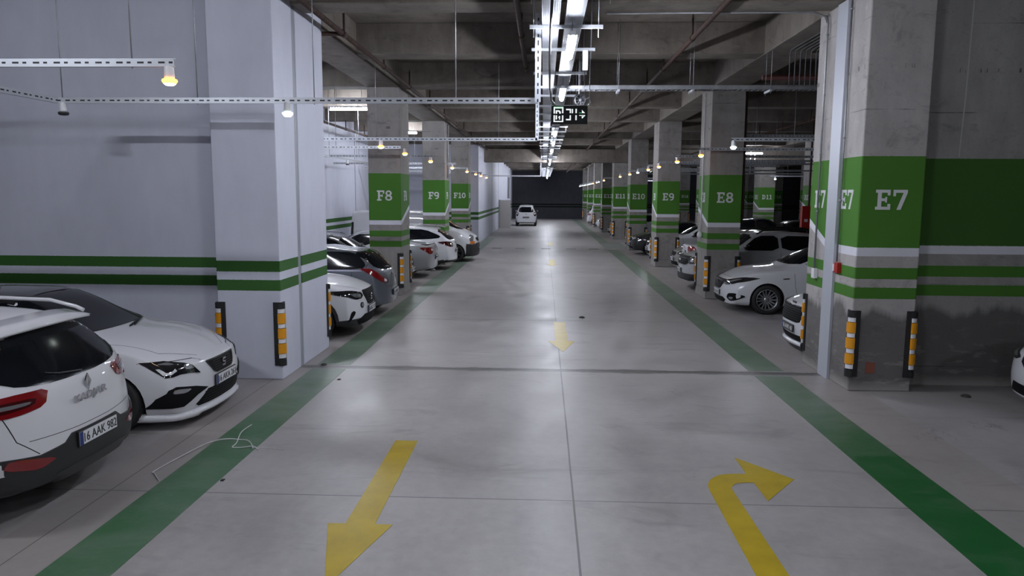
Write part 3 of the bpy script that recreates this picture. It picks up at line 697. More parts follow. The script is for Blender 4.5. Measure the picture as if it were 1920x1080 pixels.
class Car:
    """body lofted from cross-sections; x measured from the nose, local +X points forward"""
    def __init__(s,name,spec,paint,label,cat='car',cladding=None):
        s.S=spec; s.L=spec['L']; s.W=spec['W']; s.root=empty(name); tag(s.root,label,cat); s.paint=paint
        s.top=PC(spec['top']); s.belt=PC(spec['belt']); s.bot=PC(spec['bot']); s.hw=PC(spec['hw'])
        s.rw=PC(spec.get('rw',[(0,.55),(s.L,.55)])); s.fp=PC(spec['fprof']); s.rp=PC(spec['rprof'])
        s.body(cladding)
    def section(s,x):
        w=s.hw(x); top=s.top(x); bot=s.bot(x); b=min(s.belt(x),top-.045)
        g=max(0,min(1,(top-s.belt(x))/.32)); g=g*g*(3-2*g); rw=s.rw(x)
        if s.S.get('fl',0):
            for wx in s.S['wheels']:
                w+= s.S['fl']*math.exp(-((x-wx)/.38)**2)
        y8=lerp(w*.80,rw,g); z8=top-lerp(.022,.085,g)
        P=[(0,bot),(w*.36,bot),(w*.64,bot),(w*.80,bot),(w*.93,bot+.025),(w*.975,bot+.14),
           (w,bot+(b-bot)*.52),(w*.988,b-.11),(w*.955,b-.012),(lerp(w*.93,w*.925,g),b+lerp(.012,.035,g)),
           (y8,z8),(y8*.80,top-lerp(.012,.028,g)),(y8*.45,top-lerp(.004,.008,g)),(0,top)]
        return P
    def warp(s,x,y,z):
        L=s.L; wf=s.S.get('wf',.8); wr=s.S.get('wr',.8); w=s.W/2
        if x<wf:
            t=(1-x/wf)**1.25; x+= t*(s.fp(z)+s.S.get('cf',.30)*(abs(y)/w)**s.S.get('pf',3.0))
        elif x>L-wr:
            t=(1-(L-x)/wr)**1.25; x-= t*(s.rp(z)+s.S.get('cr',.22)*(abs(y)/w)**s.S.get('pr',4.0))
        return x
    def body(s,cladding):
        L=s.L; xs=s.S.get('xs') or sorted(set([0,.05,.15,.3,.5,.75]+[round(.75+(L-1.5)*i/17,3) for i in range(18)]+[L-.75,L-.5,L-.3,L-.15,L-.05,L]+s.S.get('extra',[])))
        n=14; V=[];F=[]
        def vid(k,j,side): 
            # loop of 2n-2: right side j=0..n-1 then left j=n-2..1
            return k*(2*n-2)+(j if side>0 or j in(0,n-1) else 2*n-2-j)
        for x in xs:
            P=s.section(x)
            loop=[(y,z) for y,z in P]+[(-y,z) for y,z in P[n-2:0:-1]]
            for y,z in loop: V.append((L/2-s.warp(x,y,z),y,z))
        m=2*n-2
        for k in range(len(xs)-1):
            for j in range(m): F.append((k*m+j,k*m+(j+1)%m,(k+1)*m+(j+1)%m,(k+1)*m+j))
        for k,xx,rev in ((0,0,False),(len(xs)-1,L,True)):
            P=s.section(xx); rows=[]
            rows.append([vid(k,3,1),vid(k,2,1),vid(k,1,1),vid(k,0,1),vid(k,1,-1),vid(k,2,-1),vid(k,3,-1)])
            for j in range(4,10):
                y,z=P[j]; row=[vid(k,j,1)]
                for fr in (.8,.45,0,-.45,-.8): V.append((L/2-s.warp(xx,y*fr,z),y*fr,z)); row.append(len(V)-1)
                row.append(vid(k,j,-1)); rows.append(row)
            rows.append([vid(k,10,1),vid(k,11,1),vid(k,12,1),vid(k,13,1),vid(k,12,-1),vid(k,11,-1),vid(k,10,-1)])
            for a,b in zip(rows[:-1],rows[1:]):
                for i in range(6):
                    f=(a[i],a[i+1],b[i+1],b[i]); F.append(f[::-1] if rev else f)
        me=bpy.data.meshes.new('body'); me.from_pydata(V,[],F)
        bm=bmesh.new(); bm.from_mesh(me); bmesh.ops.recalc_face_normals(bm,faces=bm.faces)
        cl=bm.edges.layers.float.get('crease_edge') or bm.edges.layers.float.new('crease_edge')
        bm.verts.ensure_lookup_table()
        for k in range(len(xs)-1):
            if .25<xs[k]<L-.3:
                for sd in (1,-1):
                    a=bm.verts[vid(k,8,sd)]; b=bm.verts[vid(k+1,8,sd)]; e=bm.edges.get((a,b))
                    if e: e[cl]=.45
                    if s.top(xs[k])-s.belt(xs[k])>.25:
                        e=bm.edges.get((bm.verts[vid(k,9,sd)],bm.verts[vid(k+1,9,sd)]))
                        if e: e[cl]=.3
        bm.to_mesh(me); bm.free()
        tmp=bpy.data.objects.new('tmp',me); COL.objects.link(tmp)
        me.materials.append(s.paint); me.materials.append(M('wheel_well_black',(0.008,0.008,0.009),.8))
        sb=tmp.modifiers.new('s','SUBSURF'); sb.levels=2; sb.render_levels=2
        bpy.context.view_layer.update(); dg=bpy.context.evaluated_depsgraph_get()
        ev=tmp.evaluated_get(dg); m0=bpy.data.meshes.new_from_object(ev)
        bm=bmesh.new(); bm.from_mesh(m0); s.bvh=BVHTree.FromBMesh(bm); bm.free()
        # wheel arches
        c=MB(); R_=s.S['arch']; wz=s.S['tyre']
        for wx in s.S['wheels']:
            for sd in (1,-1):
                y0=sd*(s.W/2-.30); y1=sd*(s.W/2+.3)
                N=28; vs=[];fs=[]
                for y in (y0,y1):
                    for i in range(N):
                        a=2*PI*i/N; vs.append((L/2-wx+R_*math.cos(a),y,wz+R_*math.sin(a)*(1 if math.sin(a)>0 else 1.6)))
                fs=[(i,(i+1)%N,N+(i+1)%N,N+i) for i in range(N)]+[tuple(range(N))[::-1],tuple(range(N,2*N))]
                c.add(vs,fs)
        co=c.build('cut',[s.paint,M('wheel_well_black',(0.008,0.008,0.009),.8)])
        for p in co.data.polygons: p.material_index=1
        me2=m0; tmp2=bpy.data.objects.new('tmp2',me2); COL.objects.link(tmp2)
        b=tmp2.modifiers.new('b','BOOLEAN'); b.operation='DIFFERENCE'; b.object=co; b.solver='EXACT'
        try: b.material_mode='TRANSFER'
        except Exception: pass
        bpy.context.view_layer.update(); dg=bpy.context.evaluated_depsgraph_get()
        m1=bpy.data.meshes.new_from_object(tmp2.evaluated_get(dg))
        for o in (tmp,tmp2,co): bpy.data.objects.remove(o)
        for p in m1.polygons: p.use_smooth=(p.material_index==0)
        s.bodyo=mesh_obj('body',m1,None,s.root); s.bodyo.data.name='body'
        try: m1.set_sharp_from_angle(angle=math.radians(38))
        except Exception: pass
    # ---- patches cast on to the skin
    def cast(s,mode,a,b,sd=1):
        L=s.L
        if mode=='side': o=Vector((L/2-a,sd*3,b)); d=Vector((0,-sd,0))
        elif mode=='front': o=Vector((L,a,b)); d=Vector((-1,0,0))
        elif mode=='rear': o=Vector((-L,a,b)); d=Vector((1,0,0))
        elif mode=='top': o=Vector((L/2-a,b,4)); d=Vector((0,0,-1))
        elif mode=='fc': # front corner, looking diagonally
            r=math.radians(42)*sd; d=Vector((-math.cos(r),-math.sin(r),0)); u=Vector((-math.sin(r),math.cos(r),0)); o=Vector((L/2-.45,sd*(s.W/2-.45),b))+u*(a*sd)-d*3; o.z=b
        elif mode=='rc':
            r=math.radians(42)*sd; d=Vector((math.cos(r),-math.sin(r),0)); u=Vector((math.sin(r),math.cos(r),0)); o=Vector((-L/2+.45,sd*(s.W/2-.45),b))+u*(a*sd)-d*3; o.z=b
        h=s.bvh.ray_cast(o,d)
        if h[0] is None:
            q=s.bvh.find_nearest(o+d*3); return q[0],q[1]
        return h[0],h[1]
    def patch(s,name,poly,mode,mat,sd=1,off=.004,step=.05,rnd=1,parent=None,thick=.006,tex=None,smooth=True):
        off+=.004
        P=[Vector(p) for p in poly]
        for _ in range(rnd):
            Q=[]
            for i in range(len(P)):
                a,b=P[i],P[(i+1)%len(P)]; Q+= [a*.82+b*.18,a*.18+b*.82]
            P=Q
        D=[]
        for i in range(len(P)):
            a,b=P[i],P[(i+1)%len(P)]; n=max(1,int((b-a).length/step))
            for k in range(n): D.append(a.lerp(b,k/n))
        x0=min(p.x for p in D);x1=max(p.x for p in D);y0=min(p.y for p in D);y1=max(p.y for p in D)
        pts=list(D); nb=len(D)
        nx=int((x1-x0)/step);ny=int((y1-y0)/step)
        def inside(q):
            c=False;j=nb-1
            for i in range(nb):
                a,b=D[i],D[j]
                if (a.y>q.y)!=(b.y>q.y) and q.x<(b.x-a.x)*(q.y-a.y)/(b.y-a.y+1e-12)+a.x: c=not c
                j=i
            return c
        for i in range(1,nx+1):
            for j in range(1,ny+1):
                q=Vector((x0+i*step-.013,y0+j*step-.017))
                if q.x<x1 and q.y<y1 and inside(q) and min((q-d).length for d in D)>step*.35: pts.append(q)
        vo,eo,fo,_,_,_=delaunay_2d_cdt(pts,[(i,(i+1)%nb) for i in range(nb)],[list(range(nb))],1,1e-5)
        V=[];N=[]
        for v in vo:
            h,nr=s.cast(mode,v.x,v.y,sd); V.append(h+nr*off); N.append(nr)
        bm=bmesh.new(); bv=[bm.verts.new(v) for v in V]
        for f in fo:
            if len(set(f))>2:
                try: bm.faces.new([bv[i] for i in f])
                except ValueError: pass
        bmesh.ops.recalc_face_normals(bm,faces=bm.faces)
        if bm.faces and sum(f.normal.dot(N[f.verts[0].index]) if 0 else 0 for f in bm.faces)<0: pass
        bm.verts.index_update(); bm.faces.ensure_lookup_table()
        tot=0
        for f in bm.faces: tot+=f.normal.dot(N[f.verts[0].index])
        if tot<0: bmesh.ops.reverse_faces(bm,faces=bm.faces)
        if thick:
            be=[e for e in bm.edges if e.is_boundary]
            r=bmesh.ops.extrude_edge_only(bm,edges=be)
            nv=[v for v in r['geom'] if isinstance(v,bmesh.types.BMVert)]
            # push the rim into the body
            src={}
            for e in r['geom']:
                if isinstance(e,bmesh.types.BMFace): e.smooth=False
            kd=[(Vector(V[i]),N[i]) for i in range(len(V))]
            from mathutils.kdtree import KDTree
            kt=KDTree(len(kd)); [kt.insert(k[0],i) for i,k in enumerate(kd)]; kt.balance()
            for v in nv:
                _,i,_d=kt.find(v.co); v.co=v.co-kd[i][1]*(thick+off)
        me=bpy.data.meshes.new(name)
        bm.to_mesh(me); bm.free()
        o=mesh_obj(name,me,mat,parent or s.root,None)
        for p in me.polygons: p.use_smooth=smooth
        try: me.set_sharp_from_angle(angle=math.radians(50))
        except Exception: pass
        return o
    def line(s,name,pts,mode,sd=1,wd=.007,mat=None,mb=None,off=.0015,closed=False):
        """thin ribbon following the skin"""
        own=mb is None; mb=mb or MB(); P=[Vector(p) for p in pts]; 
        if closed: P.append(P[0])
        D=[]
        for a,b in zip(P[:-1],P[1:]):
            n=max(1,int((b-a).length/.05)); D+=[a.lerp(b,k/n) for k in range(n)]
        D.append(P[-1]); L_=[];Rr=[]
        for i,p in enumerate(D):
            t=(D[min(i+1,len(D)-1)]-D[max(i-1,0)]).normalized(); nn=Vector((-t.y,t.x))*wd/2
            for k,l in ((1,L_),(-1,Rr)):
                h,nr=s.cast(mode,p.x+nn.x*k,p.y+nn.y*k,sd); l.append(h+nr*off)
        n=len(D); mb.add(L_+Rr,[(i,i+1,n+i+1,n+i) for i in range(n-1)])
        if own: return mb.build(name,mat or gap_m,s.root,recalc=False)
    def both(s,name,poly,mode,mat,**k):
        return [s.patch(name,poly if sd>0 or mode in('side','fc','rc') else [(-a,b) for a,b in poly][::-1],mode,mat,sd=sd,**k) for sd in (1,-1)]
    def wheels(s,style='alloy'):
        for wx in s.S['wheels']:
            for sd in (1,-1):
                r=s.S['tyre']; t=wheel_tree(r,style); t.parent=s.root
                t.location=(s.L/2-wx,sd*(s.W/2-.115+s.S.get('fl',0)*.4),r); t.rotation_euler=(0,0,0 if sd>0 else PI)
    def plate(s,mode,z,txt,dx=.012,y=0,dark=False,bz=.0,tilt=0):
        L=s.L; pts=[s.cast(mode,y+q,z+v)[0].x for q in (-.2,0,.2) for v in (-.05,.05)]
        sg=1 if mode=='front' else -1; xx=(max(pts) if sg>0 else min(pts))+sg*dx
        o=empty('licence_plate'); o.parent=s.root; o.location=(xx,y,z); o.rotation_euler=(0,tilt*sg,PI/2 if sg>0 else -PI/2)
        bevel(MB().box(-.27,.27,-.004,.012,-.065,.065).build('plate_frame',blackp,o),.004)
        MB().box(-.26,.26,-.007,-.004,-.055,.055).build('plate_face',M('plate_shaded',(0.045,0.045,0.05),.4) if dark else M('plate_white',(0.62,0.62,0.64),.4),o)  # dark variant: white plate in shade, the shade put into its colour
        MB().box(-.26,-.215,-.0085,-.007,-.055,.055).build('blue_strip',M('plate_blue',(0.01,0.03,0.16),.4),o)
        if txt:
            te=text_mesh(txt,.105,.455); te=mesh_obj('plate_text',te,M('plate_text_white',(0.6,0.6,0.6),.5) if dark else blackp,o); te.location=(.024,-.0085,-.037); te.rotation_euler=(PI/2,0,0)
        return o
    def mirrors(s,x,z,mat,dark=blackp,y=None):
        for sd in (1,-1):
            h,_=s.cast('side',x,z,sd); o=empty('wing_mirror'); o.parent=s.root; o.location=(s.L/2-x,h.y,z)
            me=bpy.data.meshes.new('mirror_shell'); bm=bmesh.new(); bmesh.ops.create_cube(bm,size=1)
            for v in bm.verts:
                v.co.x*=.16*(1.0 if v.co.y*sd<0 else .75); v.co.y*=.22; v.co.z*=.15
                if v.co.x>0: v.co.z*=.7; v.co.y*=.85
            bm.to_mesh(me); bm.free(); q=mesh_obj('mirror_shell',me,mat,o,True); q.location=(0,sd*.13,.06); sb=q.modifiers.new('s','SUBSURF'); sb.levels=2; sb.render_levels=2
            MB().box(-.02,.035,min(0,sd*.12)-.01,max(0,sd*.12)+.01,-.01,.03).build('mirror_arm',dark,o)
            MB().box(-.072,-.066,sd*.13-.075,sd*.13+.075,.015,.105).build('mirror_glass',M('mirror_glass',(0.3,0.32,0.35),.05,1.0),o)
def paint_low(c,zf,mat):
    me=c.bodyo.data; me.materials.append(mat); k=len(me.materials)-1
    for p in me.polygons:
        if p.material_index==0:
            q=p.center
            if q.z<zf(c.L/2-q.x,abs(q.y)): p.material_index=k
def paint_sel(c,cond,mat):
    me=c.bodyo.data; me.materials.append(mat); k=len(me.materials)-1
    for p in me.polygons:
        if p.material_index==0 and cond(c.L/2-p.center.x,abs(p.center.y),p.center.z): p.material_index=k
def front_kit(c,hl,gr=None,low=None,fog=None,slz=None,sly=.3,em=None,plate=None,fogl=None,lens=None,hmat=None,lmat=None,frame=None):
    for sd in (1,-1):
        h=c.patch('headlamp',[(a*sd,b) for a,b in hl],'front',hmat or lampg,step=.04,off=.006)
        if lens: c.patch('lens',[(a*sd,b) for a,b in lens],'front',lmat or lampc,step=.025,off=.011,parent=h)
        if fog:
            f=c.patch('bumper_intake',[(a*sd,b) for a,b in fog],'front',mesh_m,step=.04,off=.005)
            if fogl: c.patch('fog_lamp',[(a*sd,b) for a,b in fogl],'front',lampc,step=.02,off=.010,parent=f)
    if gr:
        G=gr+[(-a,b) for a,b in gr[::-1]]; c.patch('grille',G,'front',mesh_m,rnd=0,off=.006,step=.04)
        if frame: c.line('grille_frame',G,'front',wd=.018,mat=frame,off=.012,closed=True)
    if slz: slats(c,'grille_slats',-sly,sly,slz,'front',frame or trim_m,.010,.014)
    if low: c.patch('lower_grille',low+[(-a,b) for a,b in low[::-1]],'front',mesh_m,rnd=0,off=.005,step=.04)
    if em: emblem(c,'front',0,*em)
    if plate: c.plate('front',*plate[:2],dark=len(plate)>2)
def rear_kit(c,tl,win,core=None,em=None,plate=None,mode='rear',tmat=None,cmat=None,ex=None):
    c.patch('rear_window',win+[(-a,b) for a,b in win[::-1]],'rear',glass,step=.06)
    for sd in (1,-1):
        if mode=='rc': t=c.patch('tail_lamp',tl,'rc',tmat or lampr,sd=sd,step=.04,off=.007)
        else: t=c.patch('tail_lamp',[(a*sd,b) for a,b in tl],'rear',tmat or lampr,step=.04,off=.007)
        if core:
            if mode=='rc': c.patch('lamp_core',core,'rc',cmat or lampw,sd=sd,step=.03,off=.011,parent=t)
            else: c.patch('lamp_core',[(a*sd,b) for a,b in core],'rear',cmat or lampw,step=.03,off=.011,parent=t)
    if em: emblem(c,'rear',0,*em)
    if plate: c.plate('rear',*plate[:2],dark=len(plate)>2)
    if ex: 
        m=MB(); m.tube((-c.L/2+.12,ex,.24),(-c.L/2-.01,ex,.24),.035,12); m.build('exhaust_tip',chrome,c.root)
def doors(c,xa,xp,xb,zb=.92,zs=.28):
    mk_lines(c,[[(xa,zb),(xa+.03,.62),(xa+.12,zs)],[(xp,zb),(xp,zs)],[(xa+.12,zs),(xb-.35,zs)],[(xb,zb),(xb-.03,.62),(xb-.35,zs)]],'side')
    m=MB()
    for sd in (1,-1):
        for x in (xp-.22,xb-.22):
            h=c.cast('side',x,zb-.10,sd)[0]; m.path([h+Vector((.09,sd*.004,0)),h+Vector((.07,sd*.03,0)),h+Vector((-.07,sd*.03,0)),h+Vector((-.09,sd*.004,0))],.011,6)
    m.build('door_handles',c.paint,c.root)
def hood_lines(c,P):
    m=MB()
    for sd in (1,-1): c.line('g',[(x,y*sd) for x,y in P],'top',wd=.007,mb=m)
    m.build('panel_gap',gap_m,c.root,recalc=False)
def antenna(c,x,z,y=0):
    an=empty('antenna'); an.parent=c.root; an.location=(c.L/2-x,y,z); MB().lathe([(0,.03),(.015,.028),(.03,0),(.03,-.02)],(0,0,0),'z',12).build('antenna_base',blackp,an); MB().tube((0,0,.02),(-.12,0,.17),.005,6,.003).build('antenna_rod',blackp,an)
def rails(c,P,m=None,r=.018):
    for sd in (1,-1):
        b=MB(); b.path([(c.L/2-x,sd*yy,z) for x,yy,z in P],r,8); b.build('roof_rail',m or trim_m,c.root)
def text_mesh(txt,size,width=None,font_ext=.0015,bold=0.0):
    cu=bpy.data.curves.new('txt','FONT'); cu.body=txt; cu.size=size; cu.align_x='CENTER'; cu.extrude=font_ext; cu.offset=bold
    o=bpy.data.objects.new('txt',cu); COL.objects.link(o); bpy.context.view_layer.update()
    dg=bpy.context.evaluated_depsgraph_get(); me=bpy.data.meshes.new_from_object(o.evaluated_get(dg))
    bpy.data.objects.remove(o); bpy.data.curves.remove(cu)
    if width and me.vertices:
        xs=[v.co.x for v in me.vertices]; k=width/(max(xs)-min(xs)); c=(max(xs)+min(xs))/2
        for v in me.vertices: v.co.x=(v.co.x-c)*k
    me.materials.clear(); return me
_wh={}
rim_m=M('alloy_rim',(0.42,0.43,0.45),.3,.9); rimd=M('rim_dark',(0.02,0.02,0.022),.5,.3); tyre_m=M('tyre_rubber',(0.014,0.014,0.015),.75)
def wheel_tree(r,style):
    key=(round(r,3),style)
    if key in _wh: return copy_tree(_wh[key])
    rr=r*.735; hw=.10
    P=[(rr,-hw*.9),(rr+.012,-hw),(r-.035,-hw),(r-.012,-hw*.85),(r,-hw*.5),(r,hw*.5),(r-.012,hw*.85),(r-.035,hw),(rr+.012,hw),(rr,hw*.9),(rr-.01,hw*.5),(rr-.01,-hw*.5),(rr,-hw*.9)]
    m=MB(); m.lathe(P,(0,0,0),'y',40)
    for i in range(44):   # tread blocks
        a=2*PI*i/44; c,sn=math.cos(a),math.sin(a)
        for y0,y1 in ((-hw*.75,-hw*.12),(hw*.12,hw*.75)):
            m.add([(c*(r-.004)-sn*q,y,sn*(r-.004)+c*q) for q in(-.014,.014) for y in(y0,y1)]+[(c*(r+.004)-sn*q,y,sn*(r+.004)+c*q) for q in(-.014,.014) for y in(y0,y1)],[(0,1,3,2),(4,6,7,5),(0,4,5,1),(2,3,7,6),(0,2,6,4),(1,5,7,3)])
    t=m.build('wheel',tyre_m)
    rm=MB(); rm.lathe([(rr-.012,hw*.85),(rr-.002,hw*.93),(rr-.018,hw*.9),(rr-.03,hw*.6),(rr-.035,-hw*.4)],(0,0,0),'y',40)
    n=10 if style=='alloy' else 5 if style=='five' else 7
    for i in range(n):
        a=2*PI*i/n; u=Vector((math.cos(a),0,math.sin(a))); v=Vector((-math.sin(a),0,math.cos(a)))
        for sp in ((-.028,.028) if style=='alloy' and i%2==0 else (0,)):
            w0=.016 if style=='alloy' else .03; w1=.012 if style=='alloy' else .04
            y0,y1=hw*.52,hw*.80
            A=u*.04+v*sp*.4; B=u*(rr-.012)+v*sp*1.4
            vs=[A-v*w0+Vector((0,y0-.03,0)),A+v*w0+Vector((0,y0-.03,0)),A+v*w0+Vector((0,y0,0)),A-v*w0+Vector((0,y0,0)),
                B-v*w1+Vector((0,y1-.035,0)),B+v*w1+Vector((0,y1-.035,0)),B+v*w1+Vector((0,y1,0)),B-v*w1+Vector((0,y1,0))]
            rm.add(vs,[(0,3,2,1),(4,5,6,7),(0,1,5,4),(1,2,6,5),(2,3,7,6),(3,0,4,7)])
    rm.lathe([(0,hw*.62),(.03,hw*.61),(.055,hw*.55),(.06,hw*.3)],(0,0,0),'y',20)
    rm.build('rim',rim_m if style!='black' else rimd,t)
    b=MB(); b.lathe([(0,-hw*.1),(rr-.02,-hw*.1),(rr-.02,-hw*.15),(0,-hw*.15)],(0,0,0),'y',30).lathe([(0,.005),(rr*.62,.005),(rr*.62,-.01),(0,-.01)],(0,0,0),'y',30); b.build('brake_disc',rimd,t)
    _wh[key]=t; return t
def paintm(name,c,metal=0.0,rough=.28,coat=1.0):
    return M(name,c,.42,metal,coat,coatr=.03,spec=.25)
PW=paintm('white_car_paint',(0.60,0.60,0.63)); PWC=paintm('pearl_white_car_paint',(0.58,0.575,0.60),.0)
PSILV=paintm('silver_car_paint',(0.36,0.37,0.39),.5,.35); PGREY=paintm('steel_grey_car_paint',(0.12,0.132,0.155),.45,.3); PDARK=paintm('charcoal_car_paint',(0.016,0.017,0.020),.3,.25); PBEIGE=paintm('beige_silver_car_paint',(0.27,0.26,0.245),.4,.35)
glass=M('tinted_car_glass',(0.005,0.006,0.008),.10,0,0,spec=.30); gap_m=M('panel_gap_black',(0.006,0.006,0.007),.9); trim_m=M('black_trim',(0.008,0.008,0.009),.45,spec=.3)
clad=M('dark_plastic_cladding',(0.020,0.020,0.022),.5); chrome=M('chrome',(0.62,0.63,0.66),.12,1.0); lampg=M('lamp_glass_dark',(0.012,0.012,0.014),.06,0,1.0)
lampc=M('lamp_clear',(0.42,0.43,0.46),.10,.7,1.0); lampr=M('tail_lamp_red',(0.16,0.006,0.008),.12,0,1.0); lampo=M('lamp_orange',(0.55,0.16,0.02),.2,0,1.0); lampw=M('lamp_white',(0.75,0.76,0.78),.15,.2,1.0)
lampd=M('tail_lamp_dark_red',(0.045,0.004,0.005),.10,0,1.0)
mesh_m=M('grille_black',(0.004,0.004,0.005),.75,spec=.2)
def base_spec(L,W,H,kind,fov=.88,rov=.75,tyre=.315,hood=.98,cowl=1.30,belt=.92,nose=.70,tail=None,gnd=.19,roofx=None,decklid=None,wsx=None,deckz=None):
    """generic proportions; x from the nose"""
    rs=roofx or cowl+.85
    if kind=='hatch':
        top=[(0,nose),(.10,nose+.06),(.45,lerp(nose,hood,.66)),(cowl-.25,hood),(cowl,hood+.035),(rs-.12,H-.075),(rs+.15,H-.015),(rs+.75,H),(L-1.2,H-.03),(L-.5,H-.085),(L-.2,H-.125),(L,H-.16)]
        rp=[(.15,.10),(.30,.02),(.55,.0),(.75,.03),(.92,.10),(1.05,.20),(H-.12,.52)]
        bel=[(0,nose-.05),(.5,lerp(nose,belt,.75)-.02),(cowl,belt-.0),(L*.6,belt+.04),(L,belt+.09)]
        rwl=[(0,.60),(cowl,.62),(rs,.60),(L*.6,.60),(L,.56)]
    elif kind=='sedan':
        dk=decklid or .95; dz=deckz or hood+.10
        top=[(0,nose),(.10,nose+.06),(.45,lerp(nose,hood,.66)),(cowl-.25,hood),(cowl,hood+.035),(rs-.12,H-.075),(rs+.15,H-.015),(rs+.7,H),(L-dk-1.0,H-.07),(L-dk-.05,dz+.05),(L-dk+.15,dz+.012),(L-.25,dz),(L-.06,dz-.01),(L,dz-.03)]
        rp=[(.15,.10),(.32,.02),(.58,.0),(.80,.04),(dz,.07)]
        bel=[(0,nose-.05),(.5,lerp(nose,belt,.75)-.02),(cowl,belt),(L*.6,belt+.03),(L-.5,belt+.06),(L,belt+.04)]
        rwl=[(0,.60),(cowl,.62),(rs,.58),(L*.6,.56),(L,.55)]
    bot=[(0,gnd+.03),(.35,gnd),(L-.5,gnd+.02),(L,gnd+.10)]
    hw=[(0,W/2*.93),(.5,W/2*.985),(1.2,W/2),(L-1.2,W/2),(L-.5,W/2*.985),(L,W/2*.94)]
    fp=[(.15,.10),(.24,.03),(.42,.0),(nose-.12,.02),(nose,.07),(nose+.1,.14)]
    return dict(L=L,W=W,top=top,belt=bel,bot=bot,hw=hw,rw=rwl,fprof=fp,rprof=rp,wheels=[fov,L-rov],arch=tyre+.045,tyre=tyre,fl=.012,extra=[cowl-.1,cowl,cowl+.12,rs-.1,rs+.1])
def mk_lines(c,pts_list,mode,name='panel_gap'):
    mb=MB()
    for sd in (1,-1):
        for P in pts_list: c.line(name,P,mode,sd,mb=mb)
    mb.build(name,gap_m,c.root,recalc=False)
def slats(c,name,y0,y1,zs,mode,mat,wd=.014,off=.008):
    mb=MB()
    for z in zs: c.line(name,[(y0,z),(y1,z)],mode,1,wd=wd,mb=mb,off=off)
    mb.build(name,mat,c.root,recalc=False)
def emblem(c,mode,y,z,r,kind,mat=chrome):
    sg=1 if mode=='front' else -1
    x=(c.cast(mode,y,z)[0]).x+sg*.012; m=MB(); fn=lambda a,b,t:(x+sg*(.010*t+.001*a/r),y+a*sg,z+b)
    if kind=='ring':
        for P in ring(0,0,r,r,r*.72,r*.72): m.prism(P,fn)
    elif kind=='disc': m.prism([(r*math.cos(i*PI/8),r*math.sin(i*PI/8)) for i in range(16)],fn)
    elif kind=='diamond':
        for P in ([(-.6,0),(0,1),(0,.55),(-.28,0)],[(0,1),(.6,0),(.28,0),(0,.55)],[(.6,0),(0,-1),(0,-.55),(.28,0)],[(0,-1),(-.6,0),(-.28,0),(0,-.55)]): m.prism([(a*r,b*r) for a,b in P],fn)
    elif kind=='s':
        for P in ([(-.8,.95),(.8,.95),(.8,.55),(-.8,.55)],[(-.8,.95),(-.45,.95),(-.45,.05),(-.8,.05)],[(-.8,.28),(.55,.1),(.8,-.1),(.8,-.28),(-.55,-.08),(-.8,.05)],[(.45,-.05),(.8,-.05),(.8,-.95),(.45,-.95)],[(-.8,-.55),(.8,-.55),(.8,-.95),(-.8,-.95)]): m.prism([(a*r,b*r) for a,b in P],fn)
    elif kind=='bar': m.prism([(-r*1.6,-r*.4),(r*1.6,-r*.4),(r*1.6,r*.4),(-r*1.6,r*.4)],fn)
    m.build('emblem',mat,c.root)
def side_glass(c,front,rear,z0,z1,xa,xb,pillar,tilt_f,tilt_r,low=0.0,split2=None):
    """two or three side windows: front edge slanted along the windscreen, rear edge slanted"""
    ws=[(front+.02,z0),(front+tilt_f,z1),(pillar-.04,z1+.008),(pillar-.04,z0)]
    wr=[(pillar+.04,z0),(pillar+.04,z1+.008),(rear-tilt_r,z1-.012),(rear,z0+.10+low),(rear-.06,z0+.02+low)]
    for sd in (1,-1):
        c.patch('front_side_window',ws,'side',glass,sd=sd,rnd=1,off=.003)
        c.patch('rear_side_window',wr,'side',glass,sd=sd,rnd=1,off=.003)
def place(c,x,y,rz,s=1.07): c.root.location=(x,y,0); c.root.rotation_euler=(0,0,rz); c.root.scale=(s,)*3
def nose_at(c,X,y,facing,s=1.07):
    """put the end that points to the lane at X; facing: direction angle of the nose"""
    L=c.L*s
    if facing=='+x': place(c,X-L/2,y,0,s)
    elif facing=='-x': place(c,X+L/2,y,PI,s)
